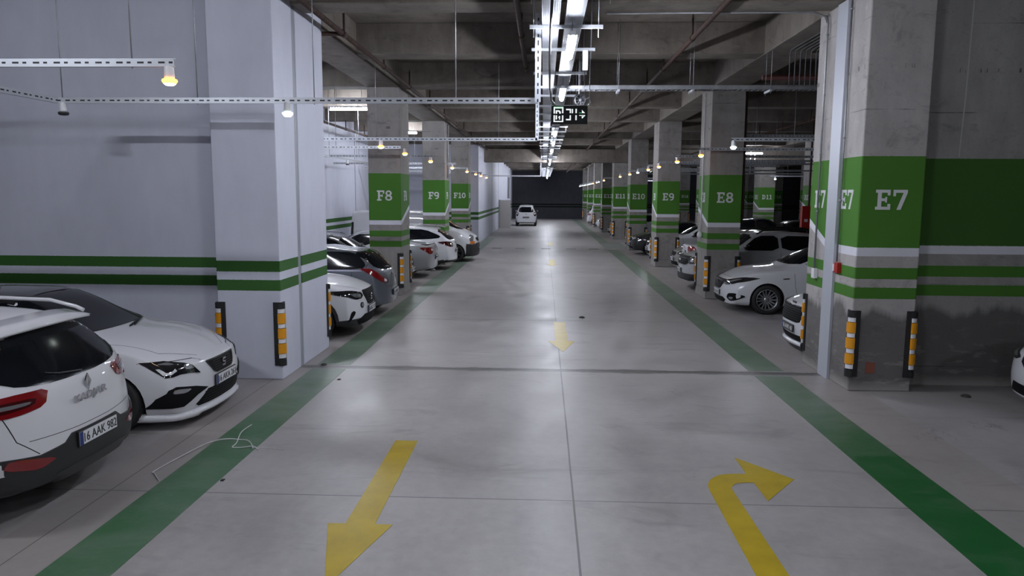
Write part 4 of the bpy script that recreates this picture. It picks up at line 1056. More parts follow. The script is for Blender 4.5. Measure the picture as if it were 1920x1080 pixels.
# ---- white hatchback with black roof and sharp headlamps (front left)
def car_leon():
    sp=base_spec(4.28,1.82,1.46,'hatch',fov=.87,rov=.78,hood=1.0,cowl=1.20,roofx=2.06,belt=.93,nose=.715,gnd=.15)
    c=Car('hatchback',sp,PW,'white hatchback with black roof at front left, its nose facing the lane')
    c.patch('windscreen',[(-.72,1.035),(.72,1.035),(.66,1.12),(.565,1.40),(-.565,1.40),(-.66,1.12)],'front',glass,step=.06)
    rp_=paintm('black_roof_paint',(0.012,0.012,0.014)); paint_sel(c,lambda x,y,z:z>1.345 and x<4.0,rp_)
    c.patch('black_roof',[(2.05,-.56),(2.05,.56),(3.9,.52),(3.9,-.52)],'top',paintm('black_roof_paint',(0.012,0.012,0.014)),step=.10)
    side_glass(c,1.50,3.75,.985,1.345,0,0,2.56,.62,.30)
    c.patch('rear_window',[(-.56,1.02),(.56,1.02),(.50,1.28),(-.50,1.28)],'rear',glass,step=.06)
    for sd in (1,-1):
        q=[(.865,.775),(.845,.67),(.832,.605),(.79,.607),(.72,.622),(.60,.615),(.475,.59),(.55,.69),(.60,.72),(.73,.765)]
        q=[(a*sd,b) for a,b in q]
        h=c.patch('headlamp',q,'front',lampg,rnd=0,off=.006,step=.03)
        w=[(.835,.70),(.832,.635),(.80,.632),(.74,.665),(.745,.685),(.80,.655),(.815,.66),(.822,.70)]
        c.patch('light_guide',[(a*sd,b) for a,b in w],'front',lampw,rnd=0,off=.010,step=.02,parent=h)
        w=[(.64,.66),(.54,.655),(.56,.69),(.62,.71),(.66,.69)]
        c.patch('lens',[(a*sd,b) for a,b in w],'front',lampc,rnd=1,off=.010,step=.02,parent=h)
        w=[(.82,.745),(.75,.72),(.70,.72),(.72,.75)]
        c.patch('lens',[(a*sd,b) for a,b in w],'front',lampc,rnd=1,off=.009,step=.02,parent=h)
        w=[(.39,.41),(.56,.46),(.78,.50),(.84,.475),(.86,.38),(.86,.275),(.70,.265),(.55,.36)]
        f=c.patch('bumper_intake',[(a*sd,b) for a,b in w],'front',mesh_m,rnd=0,off=.008,step=.025)
        w=[(.62,.45),(.80,.475),(.82,.43),(.70,.415)]
        c.patch('fog_lamp',[(a*sd,b) for a,b in w],'front',lampc,rnd=1,off=.013,step=.02,parent=f)
    c.patch('grille',[(-.34,.685),(.34,.685),(.24,.555),(.19,.535),(-.19,.535),(-.24,.555)],'front',mesh_m,rnd=0,off=.006,step=.03)
    slats(c,'grille_slats',-.22,.22,[.56,.585,.61,.635,.66],'front',trim_m,.009,.012)
    c.line('grille_frame',[(-.34,.685),(.34,.685),(.24,.555),(.19,.535),(-.19,.535),(-.24,.555)],'front',wd=.014,mat=trim_m,off=.012,closed=True)
    c.patch('lower_grille',[(-.38,.385),(.38,.385),(.54,.245),(.50,.22),(-.50,.22),(-.54,.245)],'front',mesh_m,rnd=0,off=.004,step=.03)
    slats(c,'grille_slats',-.44,.44,[.25,.28,.31,.34,.365],'front',trim_m,.008,.010)
    emblem(c,'front',0,.615,.050,'s')
    c.plate('front',.452,'16 AKA 261')
    # splitter lip
    m=MB(); P=[]
    for i in range(31):
        y=-.88+1.76*i/30; h=c.cast('front',y,.20)[0]; P.append(h)
    n=len(P); vs=[];
    for h in P:
        k=1.0 if abs(h.y)<.55 else 1.0
        o=.045 if abs(h.y)<.60 else .03
        vs+=[(h.x-.04,h.y,.205),(h.x+o,h.y*1.015,.165),(h.x+o-.01,h.y*1.015,.115 if abs(h.y)>.52 else .135),(h.x-.08,h.y,.115 if abs(h.y)>.52 else .135)]
    m.add(vs,[(4*i+a,4*i+(a+1)%4,4*i+4+(a+1)%4,4*i+4+a) for i in range(n-1) for a in range(4)],True); m.build('front_splitter',PW,c.root)
    mk_lines(c,[[(1.38,.93),(1.42,.62),(1.50,.30)],[(2.62,.93),(2.62,.32)],[(1.50,.30),(3.05,.30)],[(3.42,.92),(3.40,.62),(3.05,.30)]],'side')
    m=MB()
    for sd in (1,-1): c.line('g',[(.88*sd*.99,.765),(.44*sd,.745),(.33*sd,.685)],'front',wd=.006,mb=m); c.line('g',[(.18,.33*sd),(.45,.66*sd),(.9,.76*sd),(1.28,.80*sd)],'top',wd=.006,mb=m)
    m.build('panel_gap',gap_m,c.root,recalc=False)
    for sd in (1,-1): c.patch('tail_lamp',[(.50*sd,.86),(.86*sd,.90),(.86*sd,.76),(.55*sd,.76)],'rear',lampr,step=.05)
    m=MB(); 
    for sd in (1,-1): m.path([c.cast('front',sd*.05,1.02)[0]+Vector((.02,0,.01)),c.cast('front',sd*.05+.45,1.035)[0]+Vector((.01,0,.012))],.010,6)
    m.build('wiper',blackp,c.root)
    c.wheels('alloy'); return c
c=car_leon(); nose_at(c,-3.98,8.98,'+x')
# ---- white crossover seen from behind (front left edge)
def car_kadjar():
    sp=base_spec(4.45,1.84,1.60,'hatch',fov=.88,rov=.90,hood=1.06,cowl=1.36,roofx=2.15,belt=1.02,nose=.80,gnd=.22,tyre=.34)
    sp['rprof']=[(.2,.14),(.34,.03),(.50,.0),(.66,.0),(.80,.035),(.98,.06),(1.10,.12),(1.30,.30),(1.48,.46)]
    sp['fl']=.02; sp['cr']=.27; sp['pr']=3.4
    sp['top']=[(0,.80),(.10,.86),(.45,.97),(1.11,1.06),(1.36,1.10),(2.03,1.52),(2.3,1.585),(3.0,1.60),(3.6,1.575),(4.1,1.53),(4.3,1.50),(4.45,1.48)]
    c=Car('crossover',sp,PWC,'pearl white crossover cut off by the left picture edge, seen from behind')
    c.patch('rear_window',[(-.70,1.40),(-.60,1.475),(.60,1.475),(.70,1.40),(.74,1.16),(.62,1.10),(.30,1.075),(-.30,1.075),(-.62,1.10),(-.74,1.16)],'rear',glass,step=.05)
    # spoiler
    m=MB(); vs=[]; N=24
    for i in range(N+1):
        y=-.66+1.32*i/N; e=1-abs(y/.66)**3*.35
        vs+=[(-2.225+.62,y,1.548-.04*abs(y/.66)**3),(-2.225+.33+.10*(abs(y)/.66)**3,y*1.03,1.500-.035*abs(y/.66)**3),(-2.225+.34+.10*(abs(y)/.66)**3,y*1.03,1.475-.035*abs(y/.66)**3),(-2.225+.62,y,1.46)]
    m.add(vs,[(4*i+a,4*i+(a+1)%4,4*i+4+(a+1)%4,4*i+4+a) for i in range(N) for a in range(4)],True); m.add(vs[:4],[(0,1,2,3)]); m.add(vs[-4:],[(3,2,1,0)])
    m.build('roof_spoiler',PWC,c.root)
    for sd in (1,-1):
        t=c.patch('tail_lamp',[(a,b) for a,b in [(-.30,.985),(-.02,1.02),(.20,.985),(.34,.93),(.36,.88),(.28,.84),(.10,.82),(-.16,.85),(-.30,.90)]] if 0 else [(-.26,1.055),(.04,1.060),(.30,1.035),(.42,1.020),(.38,0.945),(.30,0.910),(.0,0.905),(-.22,0.935)],'rc',lampr,sd=-sd,step=.03,off=.008)
        c.patch('lamp_core',[(-.16,1.010),(.10,1.015),(.28,1.000),(.24,0.950),(.05,0.940),(-.14,0.960)],'rc',lampd,sd=-sd,step=.03,off=.012,parent=t)
        c.patch('light_guide',[(-.12,0.990),(.12,0.995),(.22,0.985),(.20,0.970),(.05,0.965),(-.10,0.970)],'rc',lampc,sd=-sd,step=.03,off=.015,parent=t)
    b=c.patch('lower_bumper',[(-.93,.62),(-.60,.575),(-.38,.60),(-.30,.655),(.30,.655),(.38,.60),(.60,.575),(.93,.62),(.93,.30),(.70,.26),(-.70,.26),(-.93,.30)],'rear',clad,step=.05,off=.010,rnd=0)
    paint_low(c,lambda x,y:.47 if x>4.1 else (.40 if x>3.98 else .34),clad)
    c.patch('skid_plate',[(-.50,.40),(.50,.40),(.42,.29),(-.42,.29)],'rear',M('skid_silver',(0.05,0.05,0.052),.35,.4),step=.05,off=.018,parent=b)
    for sd in (1,-1):
        c.patch('fog_lamp',[(.46*sd,.52),(.80*sd,.60),(.84*sd,.53),(.62*sd,.47)],'rear',lampr,step=.03,off=.016,parent=b)
        c.patch('sill_cladding',[(.55,.44),(.60,.25),(3.95,.25),(4.0,.44),(3.5,.36),(1.3,.36)],'side',clad,sd=sd,step=.08,rnd=0,off=.008)
    emblem(c,'rear',0,1.0,.075,'diamond')
    te=mesh_obj('model_lettering',text_mesh('KADJAR',.085,.44,.004,.0015),chrome,c.root); h=c.cast('rear',0,.90)[0]; te.location=(h.x-.016,.0,.875); te.rotation_euler=(PI/2,0,-PI/2)
    c.plate('rear',.585,'16 AAK 982',dx=.016)
    side_glass(c,1.60,4.00,1.08,1.47,0,0,2.68,.60,.22,low=.06)
    c.patch('windscreen',[(-.64,1.10),(.64,1.10),(.56,1.50),(-.56,1.50)],'front',glass,step=.08)
    for sd in (1,-1):
        m=MB(); P=[(c.L/2-x,sd*yy,z) for x,yy,z in ((2.2,.62,1.53),(2.35,.625,1.60),(3.0,.615,1.635),(3.7,.60,1.615),(3.95,.585,1.56),(4.02,.58,1.53))]; m.path([(a,b,q-.018) for a,b,q in P],.018,8); m.build('roof_rail',PWC,c.root)
    an=empty('antenna'); an.parent=c.root; an.location=(-2.225+.80,0.05,1.575); MB().lathe([(0,.03),(.015,.028),(.035,0),(.03,-.02)],(0,0,0),'z',12).build('antenna_base',blackp,an); MB().tube((0,0,.02),(-.10,0,.24),.004,6,.002).build('antenna_rod',blackp,an)
    m=MB(); c.line('g',[(-.80,1.10),(-.80,.95),(-.74,.72),(-.60,.585)],'rear',wd=.007,mb=m); c.line('g',[(.80,1.10),(.80,.95),(.74,.72),(.60,.585)],'rear',wd=.007,mb=m); c.line('g',[(-.66,.70),(-.2,.685),(.2,.685),(.66,.70)],'rear',wd=.005,mb=m); m.build('panel_gap',gap_m,c.root,recalc=False)
    m=MB(); m.path([c.cast('rear',0,1.10)[0]+Vector((-.02,0,0)),c.cast('rear',.25,1.13)[0]+Vector((-.02,0,0)),c.cast('rear',.36,1.16)[0]+Vector((-.018,0,0))],.009,6); m.build('rear_wiper',blackp,c.root)
    for sd in (1,-1):
        c.patch('headlamp',[(.45*sd,.80),(.90*sd,.86),(.90*sd,.74),(.50*sd,.72)],'front',lampg,step=.05)
    c.mirrors(1.74,1.12,PWC); c.wheels('five'); return c
c=car_kadjar(); nose_at(c,0,0,'+x'); place(c,-4.00-4.45*1.07/2,6.32,PI)

# ---- white crossover, nose out, in the bay behind the painted pier
sp=base_spec(4.14,1.78,1.54,'hatch',fov=.83,rov=.74,hood=1.06,cowl=1.30,roofx=2.05,belt=1.0,nose=.84,gnd=.20,tyre=.33)
c=Car('crossover',sp,PW,'white crossover with round fog lamps, nose out behind the white painted pier')
front_kit(c,[(.89,.86),(.82,.76),(.64,.69),(.48,.69),(.40,.74),(.44,.80),(.66,.85)],gr=[(.36,.83),(.38,.77),(.23,.57),(.14,.55)],slz=[.58,.62,.66,.70,.74,.77],sly=.26,em=(.68,.06,'s'),
  lens=[(.76,.80),(.62,.72),(.50,.72),(.47,.76),(.62,.80)],low=[(.38,.40),(.62,.30),(.55,.23)],fog=[(.76,.47),(.70,.50),(.66,.46),(.80,.28)],plate=(.47,'16 BLZ 127'))
for sd in (1,-1):
    r=c.patch('fog_surround',[(sd*(.47+.055*math.cos(i*PI/6)),.575+.055*math.sin(i*PI/6)) for i in range(12)],'front',trim_m,off=.008,step=.03)
    c.patch('fog_lamp',[(sd*(.47+.036*math.cos(i*PI/6)),.575+.036*math.sin(i*PI/6)) for i in range(12)],'front',lampc,off=.013,step=.03,parent=r)
    c.patch('arch_cladding',[(.83+.37*math.cos(math.radians(a)),.33+.37*math.sin(math.radians(a))) for a in range(0,181,15)]+[(.83+.43*math.cos(math.radians(a)),.33+.43*math.sin(math.radians(a))) for a in range(180,-1,-15)],'side',clad,sd=sd,rnd=0,off=.009,step=.06)
paint_low(c,lambda x,y:.34 if x<.6 else .30,clad)
c.patch('windscreen',[(-.62,1.06),(.62,1.06),(.54,1.44),(-.54,1.44)],'front',glass,step=.07); side_glass(c,1.55,3.7,1.02,1.41,0,0,2.5,.55,.28)
rear_kit(c,[(-.2,.98),(.2,.98),(.2,.84),(-.2,.84)],[(.6,1.06),(.5,1.36)],mode='rc'); doors(c,1.32,2.5,3.4,.96); hood_lines(c,[(.12,.40),(.5,.66),(1.2,.76)]); c.mirrors(1.66,1.05,PW); c.wheels('five'); nose_at(c,-3.43,14.62,'+x')
# ---- steel grey hatchback seen from behind
sp=base_spec(4.0,1.74,1.49,'hatch',fov=.82,rov=.68,hood=.98,cowl=1.22,roofx=1.95,belt=.97,nose=.72,gnd=.18,tyre=.31)
sp['rprof']=[(.15,.10),(.30,.02),(.55,.0),(.72,.04),(.92,.08),(1.05,.20),(1.37,.50)]; sp['cr']=.30; sp['pr']=3.2
c=Car('hatchback',sp,PGREY,'steel grey hatchback seen from behind, beside the white crossover behind the pier')
rear_kit(c,[(.40,1.05),(.22,1.04),(.06,.95),(-.08,.84),(-.22,.80),(-.24,.73),(-.05,.74),(.14,.84),(.30,.96)],[(.60,1.30),(.50,1.37),(0,1.385)][::-1]+[(.66,1.10),(.55,1.03),(.28,.985)],core=[(-.10,.825),(-.19,.79),(-.19,.745),(-.09,.755)],mode='rc',plate=(.50,'16 ABD 71'),em=(.90,.05,'ring'))
m=MB(); c.line('g',[(-.62,.98),(-.60,.80),(-.52,.64),(.52,.64),(.60,.80),(.62,.98)],'rear',wd=.007,mb=m); m.build('panel_gap',gap_m,c.root,recalc=False)
m=MB(); m.path([c.cast('rear',0,1.03)[0]+Vector((-.02,0,0)),c.cast('rear',.30,1.06)[0]+Vector((-.02,0,0))],.009,6); m.build('rear_wiper',blackp,c.root)
side_glass(c,1.45,3.52,1.02,1.37,0,0,2.45,.55,.26); c.patch('windscreen',[(-.62,1.04),(.62,1.04),(.54,1.40),(-.54,1.40)],'front',glass,step=.08)
c.line('window_surround',[(1.45,1.0),(2.0,1.40),(2.8,1.42),(3.36,1.37),(3.56,1.16),(3.50,1.0),(1.45,1.0)],'side',sd=1,wd=.018,mat=chrome,off=.004)
c.line('window_surround',[(1.45,1.0),(2.0,1.40),(2.8,1.42),(3.36,1.37),(3.56,1.16),(3.50,1.0),(1.45,1.0)],'side',sd=-1,wd=.018,mat=chrome,off=.004)
doors(c,1.25,2.45,3.25,.97); antenna(c,3.25,1.47); c.mirrors(1.6,1.05,PGREY); c.wheels('alloy'); nose_at(c,0,0,'-x'); place(c,-3.40-4.0*1.07/2,16.98,PI)
# ---- black estate nose out just beyond column F8
def generic(name,label,paint,L,W,H,kind,X,Y,out,txt=None,**k):
    sp=base_spec(L,W,H,kind,**k); ho=k.get('hood',.98); no=k.get('nose',.70)
    c=Car(name,sp,paint,label); rs=k.get('roofx') or k.get('cowl',1.3)+.85; cw=k.get('cowl',1.3); bl=k.get('belt',.92)
    c.patch('windscreen',[(-.62,ho+.05),(.62,ho+.05),(.52,H-.10),(-.52,H-.10)],'front',glass,step=.08)
    end=L-.5 if kind=='hatch' else L-(k.get('decklid') or .95)-.35
    side_glass(c,cw+.28,end,bl+.06,H-.125,0,0,(cw+end)/2+.25,rs-cw-.28,.28 if kind=='hatch' else .45)
    front_kit(c,[(.87,no+.03),(.84,no-.08),(.55,no-.11),(.42,no-.06),(.62,no+.02)],gr=[(.36,no-.02),(.36,no-.10),(.26,no-.16)],slz=[no-.13,no-.10,no-.06],sly=.30,low=[(.50,.38),(.58,.26)],lens=[(.78,no-.01),(.60,no-.03),(.52,no-.07),(.72,no-.07)],em=(no-.08,.05,'disc'),plate=(.45,txt) if txt and out=='nose' else None,frame=chrome if k.get('chr') else None)
    if kind=='hatch': rear_kit(c,[(-.25,1.0),(.22,.99),(.22,.82),(-.2,.82)],[(.50,H-.20),(.62,bl+.16)],mode='rc',plate=(.52,txt) if txt and out!='nose' else None)
    else:
        dz=ho+.06; rear_kit(c,[(-.25,dz-.12),(.22,dz-.13),(.22,dz-.30),(-.18,dz-.28)],[(.52,H-.12),(.62,dz+.10)],mode='rc',plate=(.62,txt) if txt and out!='nose' else None)
    doors(c,cw+.02,(cw+end)/2+.25,end-.15,bl); hood_lines(c,[(.15,.42),(.5,.66),(cw-.1,.76)]); c.mirrors(cw+.40,bl+.07,paint); c.wheels('five')
    s_=1.07; 
    if X<0: place(c,X-L*s_/2,Y,0 if out=='nose' else PI)
    else: place(c,X+L*s_/2,Y,PI if out=='nose' else 0)
    return c
c=generic('estate_car','black estate car, nose out just beyond column F8',PDARK,4.45,1.80,1.46,'hatch',-3.95,22.35,'nose','34 CV 182',hood=.98,belt=.95,nose=.74,chr=1) if 0 else generic('estate_car','black estate car, nose out just beyond column F8',PDARK,4.45,1.80,1.46,'hatch',-3.95,22.35,'nose','34 CV 182',hood=.98,belt=.95,nose=.74)
rails(c,[(2.1,.60,1.42),(2.3,.60,1.47),(3.2,.59,1.475),(3.9,.57,1.44),(4.05,.56,1.39)],chrome,.014)
# ---- silver saloon seen from behind
sp=base_spec(4.55,1.80,1.45,'sedan',fov=.88,rov=.98,hood=.99,cowl=1.35,roofx=2.15,belt=.95,nose=.70,decklid=.80,deckz=1.04)
sp['cr']=.20
c=Car('saloon_car',sp,PSILV,'silver saloon seen from behind between columns F8 and F9')
rear_kit(c,[(0.3,.95),(-0,.96),(-0.26,.93),(-0.22,.76),(-0,.74),(0.14,.82)],[(.50,1.35),(.60,1.12)],mode='rc',core=[(-0.1,.92),(-0.24,.90),(-0.22,.84),(-0.12,.84)],plate=(.62,'16 NJ 417'),em=(.88,.05,'ring'),ex=.55,tmat=lampr)
m=MB(); vs=[]
for i in range(17):
    y=-.62+1.24*i/16; q=(y/.62)**2; vs+=[(-2.275+.40+.04*q,y,1.035),(-2.275+.10+.05*q,y,1.075-.02*q),(-2.275+.11+.05*q,y,1.035)]
m.add(vs,[(3*i+a,3*i+(a+1)%3,3*i+3+(a+1)%3,3*i+3+a) for i in range(16) for a in range(3)],True); m.build('boot_spoiler',PSILV,c.root)
side_glass(c,1.62,3.40,1.0,1.335,0,0,2.65,.52,.42); c.patch('windscreen',[(-.62,1.05),(.62,1.05),(.52,1.36),(-.52,1.36)],'front',glass,step=.08)
m=MB(); c.line('g',[(-.60,1.0),(-.58,.80),(-.50,.70),(.50,.70),(.58,.80),(.60,1.0)],'rear',wd=.007,mb=m); m.build('panel_gap',gap_m,c.root,recalc=False)
doors(c,1.37,2.65,3.35,.95); c.mirrors(1.75,1.02,PSILV); c.wheels('alloy'); place(c,-3.60-4.55*1.07/2,25.0,PI)
# ---- white estate seen from behind
sp=base_spec(4.5,1.80,1.50,'hatch',fov=.88,rov=.92,hood=1.0,cowl=1.35,roofx=2.15,belt=.97,nose=.72,gnd=.2)
sp['rprof']=[(.15,.10),(.30,.02),(.55,.0),(.72,.03),(.90,.06),(1.03,.14),(1.38,.62)]; sp['cr']=.26
c=Car('estate_car',sp,PW,'white estate car with roof rails seen from behind, next to column F9')
rear_kit(c,[(0.4,.97),(0.2,1.0),(-0.1,.97),(-0.26,.92),(-0.22,.80),(-0.02,.80),(0.22,.88)],[(.50,1.37),(.66,1.08),(.5,1.03)],mode='rc',tmat=lampd,core=[(-0.04,.95),(-0.2,.93),(-0.2,.84),(-0.06,.84)],cmat=lampc,plate=(.66,'16 EH 604'),em=(.92,.05,'ring'))
paint_low(c,lambda x,y:.36 if x>3.9 else .22,clad); rails(c,[(2.2,.58,1.45),(2.45,.58,1.51),(3.3,.57,1.505),(3.9,.55,1.46),(4.0,.54,1.42)],M('rail_silver2',(0.45,0.45,0.47),.3,.7),.015); antenna(c,3.75,1.45)
side_glass(c,1.62,4.02,1.02,1.39,0,0,2.65,.52,.55,low=.05); c.patch('windscreen',[(-.62,1.06),(.62,1.06),(.52,1.40),(-.52,1.40)],'front',glass,step=.08)
doors(c,1.37,2.65,3.5,.96); c.mirrors(1.75,1.04,PW); c.wheels('alloy'); place(c,-3.22-4.5*1.07/2,27.62,PI)
# ---- white panel van
L=4.95;W=1.90;H=1.97
sp=dict(L=L,W=W,top=[(0,.98),(.08,1.05),(.40,1.19),(.75,1.30),(.95,1.40),(1.55,1.80),(1.80,1.90),(2.2,1.955),(3,1.97),(L-.3,1.955),(L,1.93)],belt=[(0,.90),(.5,1.08),(1.0,1.20),(L,1.24)],bot=[(0,.22),(.4,.20),(L-.4,.24),(L,.32)],
 hw=[(0,W/2*.93),(.5,W/2*.985),(1.2,W/2),(L-.5,W/2),(L,W/2*.97)],rw=[(0,.62),(1.0,.66),(1.9,.76),(L,.78)],fprof=[(.15,.08),(.3,.02),(.5,0),(.72,.02),(.95,.12),(1.1,.2)],rprof=[(.2,.03),(.5,0),(1.2,.0),(1.6,.03),(1.95,.08)],wheels=[.87,L-.99],arch=.38,tyre=.335,fl=.012,wr=.35,cr=.06,pr=8,cf=.34,pf=2.6,extra=[.95,1.05,1.45,1.6])
c=Car('panel_van',sp,PW,'white panel van with dark grey bumper, nose out beyond column F9')
c.patch('windscreen',[(-.72,1.24),(.72,1.24),(.70,1.42),(.62,1.80),(-.62,1.80),(-.70,1.42)],'front',glass,step=.06)
for sd in (1,-1):
    h=c.patch('headlamp',[(-.18,.98),(-.02,1.04),(.10,1.0),(.18,.86),(.14,.74),(.02,.74),(-.08,.84)],'fc',lampc,sd=sd,step=.03,off=.007)
    c.patch('indicator',[(-.14,.80),(.16,.78),(.20,.70),(-.10,.68)],'fc',lampo,sd=sd,step=.03,off=.010)
    c.patch('cab_window',[(1.30,1.26),(1.62,1.62),(1.98,1.70),(1.98,1.24)],'side',glass,sd=sd,rnd=1)
    c.patch('side_panel',[(2.25,1.30),(2.25,1.78),(3.30,1.78),(3.30,1.30)],'side',paintm('white_car_paint',(0,0,0)),sd=sd,rnd=1,off=.010,step=.1)
    c.patch('rear_corner_lamp',[(4.80,1.50),(4.80,.90),(4.93,.90),(4.93,1.50)],'side',trim_m,sd=sd,rnd=0,off=.006,step=.05)
    c.patch('rub_strip',[(1.35,.60),(4.0,.60),(4.0,.52),(1.35,.52)],'side',clad,sd=sd,rnd=0,off=.010,step=.12)
    c.patch('bumper_wrap',[(-.45,.60),(.3,.70),(.3,.24),(-.45,.24)],'fc',clad,sd=sd,rnd=0,off=.009,step=.05)
c.patch('front_bumper',[(-.80,.66),(-.40,.72),(.40,.72),(.80,.66),(.80,.26),(-.80,.26)],'front',clad,rnd=0,off=.009,step=.06)
c.patch('grille',[(-.40,.92),(.40,.92),(.32,.78),(-.32,.78)],'front',mesh_m,off=.008,step=.05); emblem(c,'front',0,.85,.07,'diamond')
paint_low(c,lambda x,y:.62 if x<.45 else .30,clad); c.plate('front',.46,'16 YF 309')
mk_lines(c,[[(1.22,1.22),(1.28,.8),(1.40,.35)],[(2.08,1.72),(2.08,.35)],[(3.42,1.80),(3.42,.35)],[(2.08,1.80),(3.42,1.80)]],'side'); c.mirrors(1.45,1.30,blackp); c.wheels('black'); place(c,-2.68-L*1.07/2,31.25,0)
# ---- distant white MPV in the lane
sp=base_spec(4.16,1.76,1.76,'hatch',fov=.80,rov=.60,hood=1.08,cowl=1.10,roofx=1.80,belt=1.04,nose=.85,gnd=.2)
sp['rprof']=[(.2,.08),(.34,.0),(.6,.0),(.8,.05),(1.0,.08),(1.3,.16),(1.65,.32)]
c=Car('compact_van',sp,PW,'small white van standing in the lane at the far end, seen from behind')
rear_kit(c,[(.62,1.10),(.80,1.16),(.84,.88),(.72,.80),(.64,.90)],[(.52,1.58),(.62,1.20),(.5,1.14)],plate=(.72,'16 LK 95',1),core=[(.66,1.05),(.78,1.08),(.78,.98),(.68,.97)],em=(1.02,.05,'disc'),tmat=lampd)
side_glass(c,1.35,3.7,1.10,1.60,0,0,2.4,.50,.15); c.patch('windscreen',[(-.62,1.15),(.62,1.15),(.55,1.66),(-.55,1.66)],'front',glass,step=.08); paint_low(c,lambda x,y:.30,clad)
front_kit(c,[(.84,.90),(.80,.80),(.5,.78),(.6,.88)],gr=[(.4,.74),(.3,.62)]); c.mirrors(1.5,1.15,PW); c.wheels('five'); place(c,-1.56,66.6+2.0,PI/2)
# ================= right side
# ---- white hatchback half hidden by column E7
sp=base_spec(4.36,1.82,1.48,'hatch',fov=.90,rov=.80,hood=.98,cowl=1.30,roofx=2.10,belt=.93,nose=.78,gnd=.15)
c=Car('hatchback',sp,PW,'white hatchback with wide black slatted grille, half hidden by column E7')
front_kit(c,[(.89,.82),(.84,.74),(.62,.70),(.46,.72),(.62,.79)],gr=[(.46,.76),(.52,.70),(.42,.52),(.34,.50)],slz=[.545,.58,.615,.65,.685,.72],sly=.43,lens=[(.80,.78),(.62,.75),(.52,.73),(.74,.74)],low=[(.50,.29),(.60,.22),(.52,.17)],frame=None,em=(.80,.055,'bar',blackp),plate=(.39,'16 AHK 461',1))
m=MB(); vs=[]
for i in range(31):
    y=-.86+1.72*i/30; h=c.cast('front',y,.19)[0]; vs+=[(h.x-.03,h.y,.19),(h.x+.045,h.y*1.01,.15),(h.x+.03,h.y*1.01,.11),(h.x-.08,h.y,.12)]
m.add(vs,[(4*i+a,4*i+(a+1)%4,4*i+4+(a+1)%4,4*i+4+a) for i in range(30) for a in range(4)],True); m.build('front_splitter',PW,c.root)
c.patch('windscreen',[(-.64,1.03),(.64,1.03),(.54,1.38),(-.54,1.38)],'front',glass,step=.07); side_glass(c,1.58,3.85,.98,1.36,0,0,2.6,.55,.28); hood_lines(c,[(.06,.0),(.10,.42),(.5,.66),(1.2,.76)]); doors(c,1.34,2.6,3.5,.93); c.mirrors(1.70,1.02,PW); c.wheels('alloy'); nose_at(c,4.46,13.50,'-x')
# ---- white saloon, nose out
sp=base_spec(4.53,1.79,1.50,'sedan',fov=.90,rov=.98,hood=1.0,cowl=1.36,roofx=2.20,belt=.95,nose=.72,decklid=.80,gnd=.17,tyre=.325)
sp['top']=[(0,.70),(.06,.755),(.22,.83),(.55,.93),(1.0,1.0),(1.26,1.03),(1.38,1.06),(1.75,1.24),(2.15,1.415),(2.4,1.475),(2.9,1.50),(3.2,1.47),(3.55,1.34),(3.9,1.14),(4.2,1.10),(4.45,1.08),(4.53,1.06)]
c=Car('saloon_car',sp,PW,'white saloon with multi-spoke alloy wheels, nose out in front of column E8')
front_kit(c,[(.885,.815),(.84,.715),(.70,.645),(.50,.61),(.38,.63),(.34,.69),(.50,.735),(.70,.795)],gr=[(.38,.72),(.40,.67),(.26,.52),(.18,.50)],slz=[.53,.56,.59,.62,.65,.68],sly=.28,low=[(.40,.33),(.50,.28),(.42,.22)],fog=[(.62,.44),(.80,.46),(.86,.40),(.80,.30),(.66,.27),(.56,.34)],fogl=[(.64,.36),(.76,.37),(.74,.32),(.66,.31)],lens=[(.78,.755),(.66,.69),(.54,.66),(.56,.70),(.70,.75)],em=(.64,.06,'disc',rimd),plate=(.42,'16 UA 93'))
c.patch('windscreen',[(-.66,1.08),(.66,1.08),(.62,1.18),(.55,1.40),(-.55,1.40),(-.62,1.18)],'front',glass,step=.06); side_glass(c,1.66,3.50,1.0,1.385,0,0,2.66,.66,.55)
rear_kit(c,[(-.2,1.0),(.2,1.0),(.2,.85),(-.2,.85)],[(.52,1.36),(.6,1.16)],mode='rc'); doors(c,1.46,2.66,3.45,.95); hood_lines(c,[(.20,.0),(.22,.42),(.5,.64),(1.25,.78)])
for sd in (1,-1):
    c.patch('side_marker',[(1.22,.80),(1.36,.81),(1.36,.785),(1.22,.78)],'side',trim_m,sd=sd,rnd=1,off=.006,step=.04)
m=MB()
for y in (-.35,.25): m.path([c.cast('front',y,1.095)[0]+Vector((.02,0,.0)),c.cast('front',y+.45,1.10)[0]+Vector((.02,0,0))],.010,6)
m.build('wiper',blackp,c.root); c.mirrors(1.80,1.05,PW); c.wheels('alloy'); nose_at(c,4.28,18.32,'-x')
# ---- white crossover with black roof rails
sp=base_spec(4.34,1.80,1.62,'hatch',fov=.85,rov=.82,hood=1.10,cowl=1.22,roofx=1.98,belt=1.06,nose=.90,gnd=.24,tyre=.345); sp['fl']=.02
c=Car('crossover',sp,paintm('light_grey_car_paint',(0.40,0.40,0.42)),'pale crossover with black roof rails, nose out just beyond column E8')
front_kit(c,[(.88,.94),(.86,.74),(.66,.72),(.62,.90)],gr=[(.60,.92),(.62,.74),(.50,.70)],slz=[.75,.80,.86],sly=.5,lens=[(.82,.90),(.80,.78),(.70,.78),(.68,.88)],low=[(.55,.42),(.70,.28)],em=(.81,.07,'bar'),plate=(.52,'16 JZ 570'),frame=rimd)
paint_low(c,lambda x,y:.44 if x<.5 else .36,clad); c.patch('bumper_cladding',[(-.5,.46),(.5,.46),(.8,.38),(.8,.26),(-.8,.26),(-.8,.38)],'front',clad,off=.012,step=.06)
